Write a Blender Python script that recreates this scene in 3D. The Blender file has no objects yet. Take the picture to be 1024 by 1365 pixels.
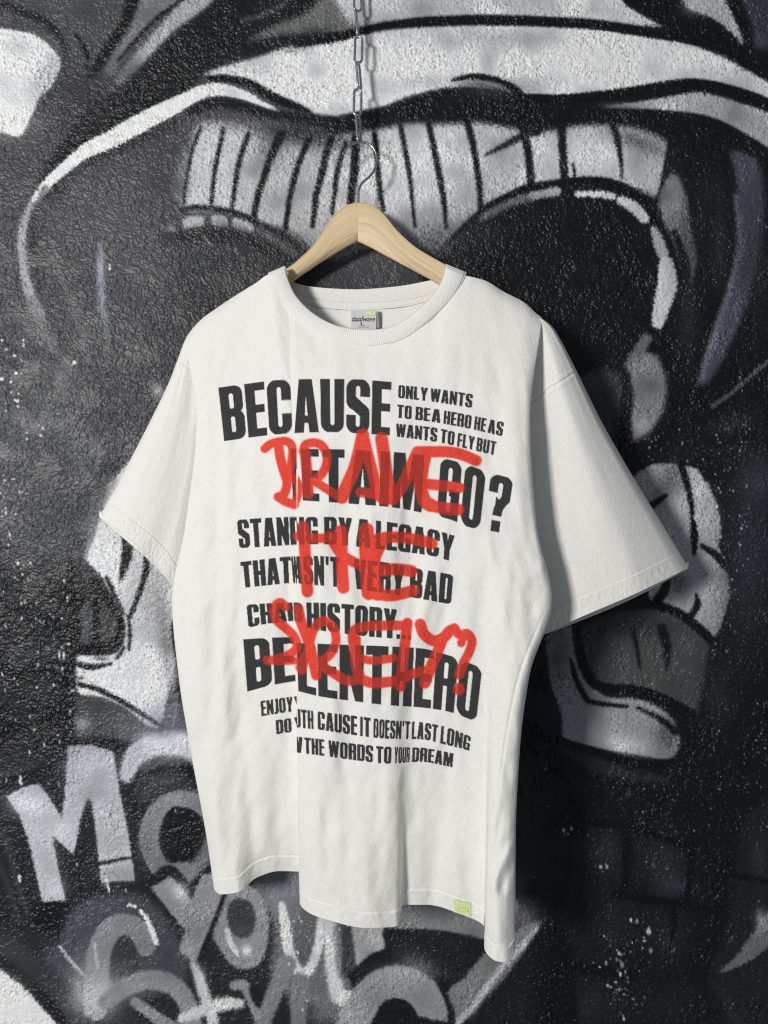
import bpy, math
import numpy as np

# ------------------------------------------------------------------ camera, light, exposure
F = 1100.0            # focal length in photo pixels (photo is 1024 x 1365)
CX, CZ = 512.0, 682.5
HCAM = 1.50           # eye height
WALL = 1.322          # metres from the lens to the wall

scene = bpy.context.scene
col = scene.collection
cam_d = bpy.data.cameras.new("camera")
cam = bpy.data.objects.new("camera", cam_d)
col.objects.link(cam)
cam.location = (0, 0, HCAM)
cam.rotation_euler = (math.radians(90), 0, 0)
cam_d.sensor_fit = 'VERTICAL'
cam_d.sensor_height = 24.0
cam_d.lens = 24.0 * F / 1365.0
cam_d.clip_start = 0.01
cam_d.clip_end = 100
scene.camera = cam

world = bpy.data.worlds.new("World")
scene.world = world
world.use_nodes = True
bg = world.node_tree.nodes["Background"]
bg.inputs[0].default_value = (0.80, 0.90, 1.0, 1)
bg.inputs[1].default_value = 0.21

def area(name, loc, target, size, power, color):
    l = bpy.data.lights.new(name, 'AREA')
    l.shape = 'RECTANGLE'
    l.size, l.size_y = size
    l.energy = power
    l.color = color
    o = bpy.data.objects.new(name, l)
    col.objects.link(o)
    o.location = loc
    d = np.array(target) - np.array(loc)
    import mathutils
    o.rotation_euler = mathutils.Vector(d).to_track_quat('-Z', 'Y').to_euler()
    return o
area("window_light", (-2.02, -1.75, HCAM + 0.50), (0.0, 1.25, HCAM + 0.06), (0.5, 0.6), 117.0, (1.0, 0.975, 0.94))

vs = scene.view_settings
vs.view_transform = 'Standard'
vs.look = 'None'
vs.exposure = 0.0
vs.gamma = 1.0
vs.use_curve_mapping = False
scene.cycles.max_bounces = 6
scene.cycles.filter_width = 1.15

# ------------------------------------------------------------------ helpers
def s2l(v):
    v = np.clip(v, 0, 1)
    return np.where(v <= 0.04045, v / 12.92, ((v + 0.055) / 1.055) ** 2.4)

def unp(px, py, d):
    """photo pixel + metres from the lens plane -> world point"""
    px, py, d = np.broadcast_arrays(np.asarray(px, float), np.asarray(py, float), np.asarray(d, float))
    return np.stack([(px - CX) / F * d, d, HCAM - (py - CZ) / F * d], -1)

def fnoise(h, w, lo, hi, seed, sx=1.0, sy=1.0):
    """band-passed noise, wavelengths lo..hi (cells), unit deviation; sx, sy stretch"""
    r = np.random.default_rng(seed)
    a = r.standard_normal((h, w)).astype(np.float32)
    fy = np.fft.fftfreq(h)[:, None] / sy
    fx = np.fft.rfftfreq(w)[None, :] * sx
    f = np.sqrt(fx * fx + fy * fy)
    g = np.exp(-(f * lo) ** 2 * 0.5) - np.exp(-(f * hi) ** 2 * 0.5)
    b = np.fft.irfft2(np.fft.rfft2(a) * g, s=(h, w))
    return (b / b.std()).astype(np.float32)

def pchip(xk, Y, x):
    """monotone cubic through knots xk with values Y (axis 0), at x"""
    xk = np.asarray(xk, float); Y = np.asarray(Y, float); x = np.asarray(x, float)
    n = len(xk)
    h = np.diff(xk)
    hs = h.reshape((-1,) + (1,) * (Y.ndim - 1))
    dl = np.diff(Y, axis=0) / hs
    m = np.zeros_like(Y)
    if n == 2:
        m[:] = dl[0]
    else:
        w1 = 2 * hs[1:] + hs[:-1]
        w2 = hs[1:] + 2 * hs[:-1]
        a, b = dl[:-1], dl[1:]
        ok = a * b > 0
        with np.errstate(divide='ignore', invalid='ignore'):
            mm = (w1 + w2) / (w1 / a + w2 / b)
        m[1:-1] = np.where(ok, mm, 0)
        m[0] = dl[0]; m[-1] = dl[-1]
    i = np.clip(np.searchsorted(xk, x) - 1, 0, n - 2)
    sh = (-1,) + (1,) * (Y.ndim - 1)
    hh = h[i].reshape(sh)
    t = ((x - xk[i]) / h[i]).reshape(sh)
    t2, t3 = t * t, t * t * t
    return (2*t3 - 3*t2 + 1) * Y[i] + (t3 - 2*t2 + t) * hh * m[i] + (-2*t3 + 3*t2) * Y[i+1] + (t3 - t2) * hh * m[i+1]

def crom(pts, closed=False, n=6):
    """Catmull-Rom resampling of rows of numbers"""
    p = np.asarray(pts, float)
    if len(p) < 3:
        t = np.linspace(0, 1, n * 2)[:, None]
        return p[0] * (1 - t) + p[-1] * t
    if closed:
        q = np.vstack([p[-1:], p, p[:2]])
    else:
        q = np.vstack([2 * p[0] - p[1], p, 2 * p[-1] - p[-2]])
    t = (np.arange(n) / n)[:, None]
    out = []
    for i in range(len(q) - 3):
        a, b, c, d = q[i:i+4]
        out.append(0.5 * ((2*b) + (c - a) * t + (2*a - 5*b + 4*c - d) * t*t + (3*b - a - 3*c + d) * t**3))
    out = np.vstack(out)
    return out if closed else np.vstack([out, p[-1:]])

def by_len(pts, n):
    """n points evenly spaced along a smooth curve through pts"""
    c = crom(pts, n=24)
    s = np.concatenate([[0], np.cumsum(np.hypot(*np.diff(c[:, :2], axis=0).T))])
    t = np.linspace(0, s[-1], n)
    return np.stack([np.interp(t, s, c[:, k]) for k in range(c.shape[1])], -1)

def seg_dist(X, Y, A, B, ra=0.0, rb=0.0):
    dx, dy = B[0] - A[0], B[1] - A[1]
    L = dx * dx + dy * dy + 1e-9
    t = np.clip(((X - A[0]) * dx + (Y - A[1]) * dy) / L, 0, 1)
    return np.sqrt((X - A[0] - t * dx) ** 2 + (Y - A[1] - t * dy) ** 2) - (ra + (rb - ra) * t)

def grid_mesh(name, P, mat, parent=None, attr=None, attr_name="paint"):
    """one mesh from an (h, w, 3) array of world points"""
    h, w = P.shape[:2]
    me = bpy.data.meshes.new(name)
    n = h * w
    idx = np.arange(n, dtype=np.int32).reshape(h, w)
    q = np.stack([idx[:-1, :-1], idx[1:, :-1], idx[1:, 1:], idx[:-1, 1:]], -1).reshape(-1, 4)
    me.vertices.add(n)
    me.vertices.foreach_set("co", np.ascontiguousarray(P, dtype=np.float32).ravel())
    me.loops.add(q.size)
    me.loops.foreach_set("vertex_index", q.ravel())
    me.polygons.add(len(q))
    me.polygons.foreach_set("loop_start", np.arange(0, q.size, 4, dtype=np.int32))
    me.update(calc_edges=True)
    if attr is not None:
        a = me.attributes.new(attr_name, 'FLOAT_COLOR', 'POINT')
        c = np.ones((n, 4), np.float32)
        c[:, :3] = attr.reshape(n, 3)
        a.data.foreach_set("color", c.ravel())
    return link(name, me, mat, parent)

def link(name, me, mat, parent=None):
    o = bpy.data.objects.new(name, me)
    col.objects.link(o)
    if mat: me.materials.append(mat)
    if parent: o.parent = parent
    return o

def poly_mesh(name, V, Fc, mat, parent=None, uv=None, smooth=False):
    me = bpy.data.meshes.new(name)
    me.from_pydata([tuple(v) for v in V], [], [tuple(f) for f in Fc])
    me.update()
    if uv is not None:
        a = me.attributes.new("grain", 'FLOAT_VECTOR', 'POINT')
        a.data.foreach_set("vector", np.asarray(uv, np.float32).ravel())
    if smooth:
        me.shade_smooth()
    else:
        me.shade_flat()
    return link(name, me, mat, parent)

def tube(name, pts, r, mat, parent=None, closed=False, seg=12):
    p = np.asarray(pts, float)
    n = len(p)
    if closed:
        tan = np.roll(p, -1, 0) - np.roll(p, 1, 0)
    else:
        tan = np.gradient(p, axis=0)
    tan /= np.linalg.norm(tan, axis=1)[:, None]
    # rotation-minimising frame
    nrm = np.cross(tan[0], [0, 1, 0.123]); nrm /= np.linalg.norm(nrm)
    V = []
    for i in range(n):
        nrm = nrm - tan[i] * nrm.dot(tan[i]); nrm /= np.linalg.norm(nrm)
        b = np.cross(tan[i], nrm)
        for k in range(seg):
            a = 2 * math.pi * k / seg
            V.append(p[i] + r * (math.cos(a) * nrm + math.sin(a) * b))
    Fc = []
    for i in range(n if closed else n - 1):
        j = (i + 1) % n
        for k in range(seg):
            l = (k + 1) % seg
            Fc.append((i*seg + k, i*seg + l, j*seg + l, j*seg + k))
    if not closed:
        Fc.append(tuple(range(seg))[::-1]); Fc.append(tuple((n-1)*seg + k for k in range(seg)))
    return poly_mesh(name, V, Fc, mat, parent, smooth=True)

def empty(name, loc, label, cat):
    o = bpy.data.objects.new(name, None)
    o.empty_display_size = 0.05
    col.objects.link(o)
    o.location = loc
    o["label"] = label; o["category"] = cat
    return o

def adopt(root):
    """children were built in world space: keep them there under a moved root"""
    import mathutils
    m = mathutils.Matrix.Translation(root.location).inverted()
    for c in root.children:
        c.matrix_parent_inverse = m

# ------------------------------------------------------------------ materials
def new_mat(name):
    m = bpy.data.materials.new(name); m.use_nodes = True
    nt = m.node_tree
    return m, nt, nt.nodes["Principled BSDF"]

def node(nt, t, **kw):
    n = nt.nodes.new(t)
    for k, v in kw.items(): setattr(n, k, v)
    return n

# painted stucco
m_wall, nt, pb = new_mat("sprayed_stucco")
at = node(nt, "ShaderNodeAttribute", attribute_name="paint")
nt.links.new(at.outputs["Color"], pb.inputs["Base Color"])
geo = node(nt, "ShaderNodeNewGeometry")
nz = node(nt, "ShaderNodeTexNoise"); nz.inputs["Scale"].default_value = 420; nz.inputs["Detail"].default_value = 3
nt.links.new(geo.outputs["Position"], nz.inputs["Vector"])
bp = node(nt, "ShaderNodeBump"); bp.inputs["Strength"].default_value = 0.35; bp.inputs["Distance"].default_value = 0.0012
nt.links.new(nz.outputs["Fac"], bp.inputs["Height"]); nt.links.new(bp.outputs["Normal"], pb.inputs["Normal"])
n2 = node(nt, "ShaderNodeTexNoise"); n2.inputs["Scale"].default_value = 60; n2.inputs["Detail"].default_value = 4
nt.links.new(geo.outputs["Position"], n2.inputs["Vector"])
mr = node(nt, "ShaderNodeMapRange"); mr.inputs["To Min"].default_value = 0.24; mr.inputs["To Max"].default_value = 0.46
nt.links.new(n2.outputs["Fac"], mr.inputs["Value"]); nt.links.new(mr.outputs["Result"], pb.inputs["Roughness"])
pb.inputs["Specular IOR Level"].default_value = 0.24

# cotton jersey
def cloth(name, base, use_attr):
    m, nt, pb = new_mat(name)
    geo = node(nt, "ShaderNodeNewGeometry")
    nz = node(nt, "ShaderNodeTexNoise"); nz.inputs["Scale"].default_value = 620; nz.inputs["Detail"].default_value = 4
    nz.inputs["Roughness"].default_value = 0.7
    nt.links.new(geo.outputs["Position"], nz.inputs["Vector"])
    # slub: knit columns, stretched along the drop
    mp = node(nt, "ShaderNodeMapping"); mp.inputs["Scale"].default_value = (900, 900, 160)
    nt.links.new(geo.outputs["Position"], mp.inputs["Vector"])
    n3 = node(nt, "ShaderNodeTexNoise"); n3.inputs["Scale"].default_value = 1.0; n3.inputs["Detail"].default_value = 2
    nt.links.new(mp.outputs["Vector"], n3.inputs["Vector"])
    ad = node(nt, "ShaderNodeMath", operation='ADD')
    nt.links.new(nz.outputs["Fac"], ad.inputs[0]); nt.links.new(n3.outputs["Fac"], ad.inputs[1])
    bp = node(nt, "ShaderNodeBump"); bp.inputs["Strength"].default_value = 0.6; bp.inputs["Distance"].default_value = 0.0009
    nt.links.new(ad.outputs[0], bp.inputs["Height"]); nt.links.new(bp.outputs["Normal"], pb.inputs["Normal"])
    # heathering of the yarn itself
    mr = node(nt, "ShaderNodeMapRange"); mr.inputs["From Min"].default_value = 0.6; mr.inputs["From Max"].default_value = 1.4
    mr.inputs["To Min"].default_value = 0.86; mr.inputs["To Max"].default_value = 1.08
    nt.links.new(ad.outputs[0], mr.inputs["Value"])
    mx = node(nt, "ShaderNodeMix", data_type='RGBA', blend_type='MULTIPLY'); mx.inputs["Factor"].default_value = 1
    if use_attr:
        at = node(nt, "ShaderNodeAttribute", attribute_name="paint")
        nt.links.new(at.outputs["Color"], mx.inputs[6])
    else:
        mx.inputs[6].default_value = (*base, 1)
    nt.links.new(mr.outputs["Result"], mx.inputs[7])
    nt.links.new(mx.outputs[2], pb.inputs["Base Color"])
    pb.inputs["Roughness"].default_value = 0.92
    pb.inputs["Specular IOR Level"].default_value = 0.15
    pb.inputs["Sheen Weight"].default_value = 0.06
    return m
WHITE = (0.83, 0.816, 0.772)
m_print = cloth("printed_cotton", WHITE, True)
m_cloth = cloth("white_cotton", WHITE, False)

# hanger wood, grain runs along the vector attribute's x
m_wood, nt, pb = new_mat("pale_hanger_wood")
at = node(nt, "ShaderNodeAttribute", attribute_name="grain")
mp = node(nt, "ShaderNodeMapping"); mp.inputs["Scale"].default_value = (5, 90, 60)
nt.links.new(at.outputs["Vector"], mp.inputs["Vector"])
nz = node(nt, "ShaderNodeTexNoise"); nz.inputs["Scale"].default_value = 1.0; nz.inputs["Detail"].default_value = 5; nz.inputs["Distortion"].default_value = 0.6
nt.links.new(mp.outputs["Vector"], nz.inputs["Vector"])
mp2 = node(nt, "ShaderNodeMapping"); mp2.inputs["Scale"].default_value = (30, 900, 500)
nt.links.new(at.outputs["Vector"], mp2.inputs["Vector"])
nz2 = node(nt, "ShaderNodeTexNoise"); nz2.inputs["Scale"].default_value = 1.0; nz2.inputs["Detail"].default_value = 3
nt.links.new(mp2.outputs["Vector"], nz2.inputs["Vector"])
ad = node(nt, "ShaderNodeMath", operation='MULTIPLY_ADD'); ad.inputs[1].default_value = 0.55
nt.links.new(nz2.outputs["Fac"], ad.inputs[0]); nt.links.new(nz.outputs["Fac"], ad.inputs[2])
cr = node(nt, "ShaderNodeValToRGB")
e = cr.color_ramp.elements
e[0].position = 0.50; e[0].color = (0.40, 0.26, 0.125, 1)
e[1].position = 0.98; e[1].color = (0.72, 0.57, 0.37, 1)
e2 = cr.color_ramp.elements.new(0.74); e2.color = (0.62, 0.465, 0.275, 1)
nt.links.new(ad.outputs[0], cr.inputs["Fac"]); nt.links.new(cr.outputs["Color"], pb.inputs["Base Color"])
bp = node(nt, "ShaderNodeBump"); bp.inputs["Strength"].default_value = 0.12; bp.inputs["Distance"].default_value = 0.0006
nt.links.new(ad.outputs[0], bp.inputs["Height"]); nt.links.new(bp.outputs["Normal"], pb.inputs["Normal"])
pb.inputs["Roughness"].default_value = 0.5; pb.inputs["Specular IOR Level"].default_value = 0.3

def metal(name, c, r):
    m, nt, pb = new_mat(name)
    pb.inputs["Metallic"].default_value = 1
    geo = node(nt, "ShaderNodeNewGeometry")
    nz = node(nt, "ShaderNodeTexNoise"); nz.inputs["Scale"].default_value = 300; nz.inputs["Detail"].default_value = 4
    nt.links.new(geo.outputs["Position"], nz.inputs["Vector"])
    cr = node(nt, "ShaderNodeValToRGB")
    cr.color_ramp.elements[0].position = 0.3; cr.color_ramp.elements[0].color = (*[v * 0.6 for v in c], 1)
    cr.color_ramp.elements[1].position = 0.7; cr.color_ramp.elements[1].color = (*c, 1)
    nt.links.new(nz.outputs["Fac"], cr.inputs["Fac"]); nt.links.new(cr.outputs["Color"], pb.inputs["Base Color"])
    mr = node(nt, "ShaderNodeMapRange"); mr.inputs["To Min"].default_value = r - 0.08; mr.inputs["To Max"].default_value = r + 0.12
    nt.links.new(nz.outputs["Fac"], mr.inputs["Value"]); nt.links.new(mr.outputs["Result"], pb.inputs["Roughness"])
    return m
m_chain = metal("galvanised_steel", (0.58, 0.58, 0.59), 0.33)
m_hook = metal("plated_wire", (0.50, 0.49, 0.48), 0.25)

def flat_mat(name, c, rough=0.7, scale=900, var=0.12):
    m, nt, pb = new_mat(name)
    geo = node(nt, "ShaderNodeNewGeometry")
    nz = node(nt, "ShaderNodeTexNoise"); nz.inputs["Scale"].default_value = scale
    nt.links.new(geo.outputs["Position"], nz.inputs["Vector"])
    cr = node(nt, "ShaderNodeValToRGB")
    cr.color_ramp.elements[0].position = 0.3; cr.color_ramp.elements[0].color = (*[v * (1 - var) for v in c], 1)
    cr.color_ramp.elements[1].position = 0.7; cr.color_ramp.elements[1].color = (*[min(1, v * (1 + var)) for v in c], 1)
    nt.links.new(nz.outputs["Fac"], cr.inputs["Fac"]); nt.links.new(cr.outputs["Color"], pb.inputs["Base Color"])
    pb.inputs["Roughness"].default_value = rough
    pb.inputs["Specular IOR Level"].default_value = 0.2
    return m
m_label = flat_mat("label_satin", (0.60, 0.60, 0.60))
m_ink = flat_mat("label_ink", (0.03, 0.03, 0.032))
m_green = flat_mat("pale_green_ribbon", (0.64, 0.74, 0.40))
m_lime = flat_mat("lime_thread", (0.50, 0.66, 0.12))

# ------------------------------------------------------------------ the wall: plaster relief and sprayed mural
MX0, MY0 = -280, -280
MW, MH = 1024 + 560, 1365 + 560
YY, XX = np.mgrid[MY0:MY0 + MH, MX0:MX0 + MW].astype(np.float32)

# plaster: wormy wrinkles of a rolled-on render, stronger on the upper wall
na = fnoise(MH, MW, 2.7, 6, 1)
nb = fnoise(MH, MW, 6.5, 15, 2)
nc = fnoise(MH, MW, 14, 40, 3)
nd = fnoise(MH, MW, 60, 260, 4)
wrinkle = np.exp(-np.abs(nb) * 2.2)
nw = fnoise(MH, MW, 3.7, 8.5, 14)
crev = np.exp(-np.abs(nw) * 3.4) * np.clip(0.55 + 0.55 * nb - 0.25 * na, 0, 1.6)
relief = 0.75 * na + 0.7 * (wrinkle - wrinkle.mean()) / wrinkle.std() + 0.4 * nc - 1.25 * crev
rough_map = np.clip(0.75 + 0.33 * nd, 0.25, 1.5)
relief = relief * rough_map
relief += 0.5 * fnoise(MH, MW, 120, 500, 6)
grain = np.clip(0.75 * na + 0.5 * nb + 0.12 * nc, -2.2, 2.2)

mural = np.empty((MH, MW, 3), np.float32)
mural[:] = (80, 80, 83)

def tone3(t, blue):
    return np.array([t - 0.12 * blue - 0.6, t, t + 0.55 * blue + 2.2], np.float32)

def box(x0, y0, x1, y1):
    i0 = max(0, int(math.floor(y0)) - MY0); i1 = min(MH, int(math.ceil(y1)) - MY0)
    j0 = max(0, int(math.floor(x0)) - MX0); j1 = min(MW, int(math.ceil(x1)) - MX0)
    return i0, i1, j0, j1

def upsample(a, st, h, w):
    ys = np.arange(h) / st; xs = np.arange(w) / st
    i = np.minimum(ys.astype(int), a.shape[0] - 2); j = np.minimum(xs.astype(int), a.shape[1] - 2)
    fy = (ys - i)[:, None].astype(np.float32); fx = (xs - j)[None].astype(np.float32)
    r = a[i] * (1 - fy) + a[i + 1] * fy
    return r[:, j] * (1 - fx) + r[:, j + 1] * fx

def lay(sd, b, tone, soft, a, blue, rag):
    i0, i1, j0, j1 = b
    s = sd + grain[i0:i1, j0:j1] * (rag * (0.5 + 0.22 * soft))
    soft = soft * 0.72
    c = np.clip(0.5 - s / (2 * soft), 0, 1)
    c = (c * c * (3 - 2 * c) * a)[..., None]
    t = tone3(tone, blue)
    R = mural[i0:i1, j0:j1]
    R += (t - R) * c

def P(pts, tone, soft=3, a=1.0, smooth=True, blue=0, rag=1.0):
    """filled shape"""
    p = np.asarray(pts, float)
    if smooth: p = crom(p, closed=True, n=5)
    m = soft * 2 + 6
    b = box(p[:, 0].min() - m, p[:, 1].min() - m, p[:, 0].max() + m, p[:, 1].max() + m)
    i0, i1, j0, j1 = b
    if i1 - i0 < 6 or j1 - j0 < 6: return
    st = 3 if max(i1 - i0, j1 - j0) > 120 else (2 if max(i1 - i0, j1 - j0) > 40 else 1)
    h, w = i1 - i0, j1 - j0
    X = (MX0 + j0 + np.arange(0, w + st + 1, st))[None].astype(np.float32)
    Y = (MY0 + i0 + np.arange(0, h + st + 1, st))[:, None].astype(np.float32)
    D = np.full((Y.shape[0], X.shape[1]), 1e9, np.float32)
    ins = np.zeros(D.shape, bool)
    q = np.roll(p, -1, 0)
    for A, B in zip(p, q):
        dx, dy = B - A
        L = dx * dx + dy * dy + 1e-9
        t = np.clip(((X - A[0]) * dx + (Y - A[1]) * dy) / L, 0, 1)
        np.minimum(D, (X - A[0] - t * dx) ** 2 + (Y - A[1] - t * dy) ** 2, out=D)
        if abs(dy) > 1e-9:
            cond = (A[1] > Y) != (B[1] > Y)
            ins ^= cond & (X < dx * (Y - A[1]) / dy + A[0])
    sd = np.sqrt(D); sd = np.where(ins, -sd, sd)
    lay(upsample(sd, st, h, w), b, tone, soft, a, blue, rag)

def S(pts, w, tone, soft=2.5, a=1.0, blue=0, rag=1.0):
    """sprayed line; pts rows are (x, y) or (x, y, width)"""
    p = [tuple(q) + ((w,) if len(q) == 2 else ()) for q in pts]
    p = crom(p, n=6)
    m = soft * 2 + p[:, 2].max() / 2 + 6
    b = box(p[:, 0].min() - m, p[:, 1].min() - m, p[:, 0].max() + m, p[:, 1].max() + m)
    i0, i1, j0, j1 = b
    if i1 - i0 < 6 or j1 - j0 < 6: return
    st = 2 if p[:, 2].max() > 7 else 1
    hh, ww = i1 - i0, j1 - j0
    X = (MX0 + j0 + np.arange(0, ww + st + 1, st))[None].astype(np.float32)
    Y = (MY0 + i0 + np.arange(0, hh + st + 1, st))[:, None].astype(np.float32)
    D = np.full((Y.shape[0], X.shape[1]), 1e9, np.float32)
    for A, B in zip(p[:-1], p[1:]):
        np.minimum(D, seg_dist(X, Y, A, B, A[2] / 2, B[2] / 2), out=D)
    lay(upsample(D, st, hh, ww), b, tone, soft, a, blue, rag)

def G(x, y, rx, ry, tone, a=0.8, rot=0, blue=0):
    """soft burst of spray"""
    R = max(rx, ry) * 2.6
    i0, i1, j0, j1 = box(x - R, y - R, x + R, y + R)
    X = XX[i0:i1, j0:j1] - x; Y = YY[i0:i1, j0:j1] - y
    c, s = math.cos(math.radians(rot)), math.sin(math.radians(rot))
    u = (X * c + Y * s) / rx; v = (-X * s + Y * c) / ry
    k = np.exp(-(u * u + v * v)) * (1 + 0.28 * grain[i0:i1, j0:j1])
    k = np.clip(k * a, 0, 1)[..., None]
    Rg = mural[i0:i1, j0:j1]
    Rg += (tone3(tone, blue) - Rg) * k

rs = np.random.default_rng(77)
def dots(n, x0, y0, x1, y1, t0, t1, r0, r1, drip=0.0, center=False):
    for _ in range(n):
        if center:
            x = rs.normal((x0 + x1) / 2, (x1 - x0) / 4); y = rs.normal((y0 + y1) / 2, (y1 - y0) / 4)
        else:
            x = rs.uniform(x0, x1); y = rs.uniform(y0, y1)
        r = r0 + (r1 - r0) * rs.random() ** 2.5
        ey = r * (1 + drip * rs.random())
        i0, i1, j0, j1 = box(x - r - 2, y - ey - 2, x + r + 2, y + ey + 2)
        if i1 <= i0 or j1 <= j0: continue
        q = np.hypot((XX[i0:i1, j0:j1] - x) / r, (YY[i0:i1, j0:j1] - y) / ey)
        k = np.clip((1.15 - q) * r, 0, 1)[..., None]
        t = rs.uniform(t0, t1)
        R = mural[i0:i1, j0:j1]
        R += (tone3(t, 2) - R) * k

# --- large grounds
P([(560,-320),(1400,-320),(1400,1700),(640,1700),(600,1100),(610,500),(600,300)], 24, 30, blue=2)
P([(-320,760),(110,770),(110,1000),(260,1200),(640,1260),(660,1700),(-320,1700)], 30, 26, blue=2)
G(40, 620, 130, 120, 90, .5, blue=4); G(150, 380, 120, 120, 84, .5)
G(20, 760, 90, 60, 52, .6); G(330, 420, 130, 90, 64, .5)
G(90, 30, 70, 50, 84, .6, blue=9); G(60, 720, 50, 30, 88, .4, blue=10)
S([(55,525),(75,560),(105,600),(125,640),(108,700)], 34, 96, 16, .55, blue=12)
P([(-60,380),(20,400),(60,520),(100,640),(90,760),(-60,790)], 74, 24, .4, blue=2)

# --- top left
S([(-40,2),(10,8),(30,16),(55,26),(75,44),(88,66)], 9, 38, 6)
S([(84,62),(86,88),(80,110),(62,132),(46,158),(36,180)], 9, 50, 7, .8)
P([(-80,36),(0,38),(22,41),(45,46),(60,56),(74,70),(81,85),(77,100),(66,117),(54,128),(46,144),(38,160),(31,176),(22,182),(4,176),(-80,150)], 212, 2.2)
G(62, 100, 18, 34, 140, .55, 20); G(20, 60, 40, 14, 190, .5); G(15, 160, 30, 20, 228, .7)
P([(175,-30),(205,-30),(190,-2),(170,38),(150,70),(128,98),(117,104),(128,80),(146,50),(163,24)], 26, 6)
P([(200,-20),(262,-20),(240,2),(205,32),(176,62),(150,98),(138,100),(152,70),(176,34)], 120, 6)
S([(256,-12,5),(240,2,5),(215,20,6),(195,38,5),(175,60,5),(158,80,3)], 5, 30, 3)
P([(250,-2),(292,-6),(280,6),(262,22),(230,45),(195,80),(170,104),(154,108),(176,76),(205,44)], 158, 5)
G(170, 98, 18, 18, 75, .6)
S([(102,48,4),(110,58,6),(116,74,6),(116,92,3)], 5, 28, 3)
P([(296,-30),(284,2),(262,22),(230,46),(196,82),(168,112),(140,130),(112,150),(82,190),(60,225),(90,215),(130,186),(175,160),(215,145),(240,132),(256,116),(270,100),(290,92),(330,80),(375,64),(420,53),(440,46),(440,-30)], 36, 7)
G(130, 150, 60, 40, 52, .55); G(110, 120, 30, 40, 58, .5)
P([(332,54),(350,42),(375,30),(410,16),(470,-30),(640,-40),(640,24),(560,30),(510,33),(470,41),(430,45),(385,46),(352,50)], 112, 8, blue=-3)
P([(452,-30),(640,-40),(700,-40),(830,-20),(846,8),(880,32),(850,36),(790,30),(740,27),(640,24),(560,26),(500,33),(470,30),(452,8)], 196, 10)
G(640, 6, 60, 12, 172, .5); G(760, 14, 60, 9, 172, .5)
S([(326,26),(350,20),(380,6)], 6, 100, 7, .8, blue=-4); S([(330,36),(365,24),(400,4)], 8, 34, 6, .8)

# --- upper light band
P([(274,99),(300,88),(340,77),(380,63),(420,54),(470,46),(512,40),(560,36),(640,33),(700,34),(768,36),(820,41),(880,50),(930,63),(975,82),(1000,95),(1040,118),(1110,160),(1110,190),(1040,140),(985,118),(945,110),(920,110),(880,114),(840,121),(768,128),(700,126),(660,118),(600,116),(545,128),(512,141),(480,149),(440,156),(412,150),(390,140),(365,131),(345,119),(320,106),(300,100)], 206, 4)
G(700, 52, 90, 14, 168, .55); G(560, 108, 60, 10, 165, .5); G(940, 82, 40, 12, 216, .5)
G(430, 110, 60, 24, 222, .6); G(345, 92, 40, 14, 176, .5); G(600, 80, 70, 18, 220, .5); G(700, 108, 60, 10, 178, .6)
S([(395,60,6),(425,53,13),(450,49,13),(470,44,11),(490,39,10),(512,34,10),(560,29,12),(620,27,13),(680,27,13),(740,29,13),(790,32,13),(840,39,13),(895,48,15)], 12, 23, 2.2)
G(408, 52, 30, 10, 36, .8, -20)
P([(818,-30),(832,4),(852,16),(878,31),(893,38),(884,46),(905,56),(940,63),(970,76),(1000,93),(1026,108),(1120,170),(1120,90),(1024,66),(1003,62),(990,61),(975,42),(950,24),(915,8),(880,-30)], 21, 2.5)
P([(902,-30),(970,-30),(976,0),(984,28),(992,60),(975,44),(950,25),(915,8)], 158, 3.5); G(925, 10, 18, 12, 185, .5)
S([(968,-20),(978,8),(988,28),(996,46),(1000,66)], 13, 20, 2.5)
P([(992,-30),(1110,-30),(1110,90),(1024,66),(1008,58),(1004,40)], 62, 8, blue=12); G(1015, 55, 14, 14, 92, .6, blue=12)
P([(800,144),(860,134),(920,124),(945,125),(985,137),(1024,150),(1110,196),(1110,260),(1024,198),(1000,182),(970,165),(940,155),(900,149),(860,146)], 172, 2.6)
G(830, 140, 30, 5, 120, .6); G(1000, 165, 40, 14, 158, .5, 35)
S([(650,128,10),(700,132,13),(768,131,13),(840,122,13),(880,115,13),(920,112,14),(945,114,14),(985,124,14),(1024,139,15),(1110,185,16)], 13, 22, 2.2)
# --- black under-band
P([(420,158),(450,157),(480,149),(512,143),(545,131),(575,124),(610,120),(650,122),(690,132),(768,142),(840,144),(900,149),(940,155),(970,166),(1000,184),(1030,206),(1110,270),(1110,420),(980,300),(930,240),(895,196),(870,176),(820,165),(768,165),(720,173),(700,172),(680,163),(630,159),(590,162),(545,162),(512,168),(480,176),(440,178)], 25, 5)
G(655, 122, 40, 9, 62, .8, blue=-2); G(640, 112, 26, 6, 80, .6)
S([(604,106,4),(630,102,8),(660,106,8),(685,118,9),(702,134,8)], 8, 22, 2.5)
S([(456,190),(490,172),(520,160),(560,148),(610,140)], 22, 30, 9, .7)

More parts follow.
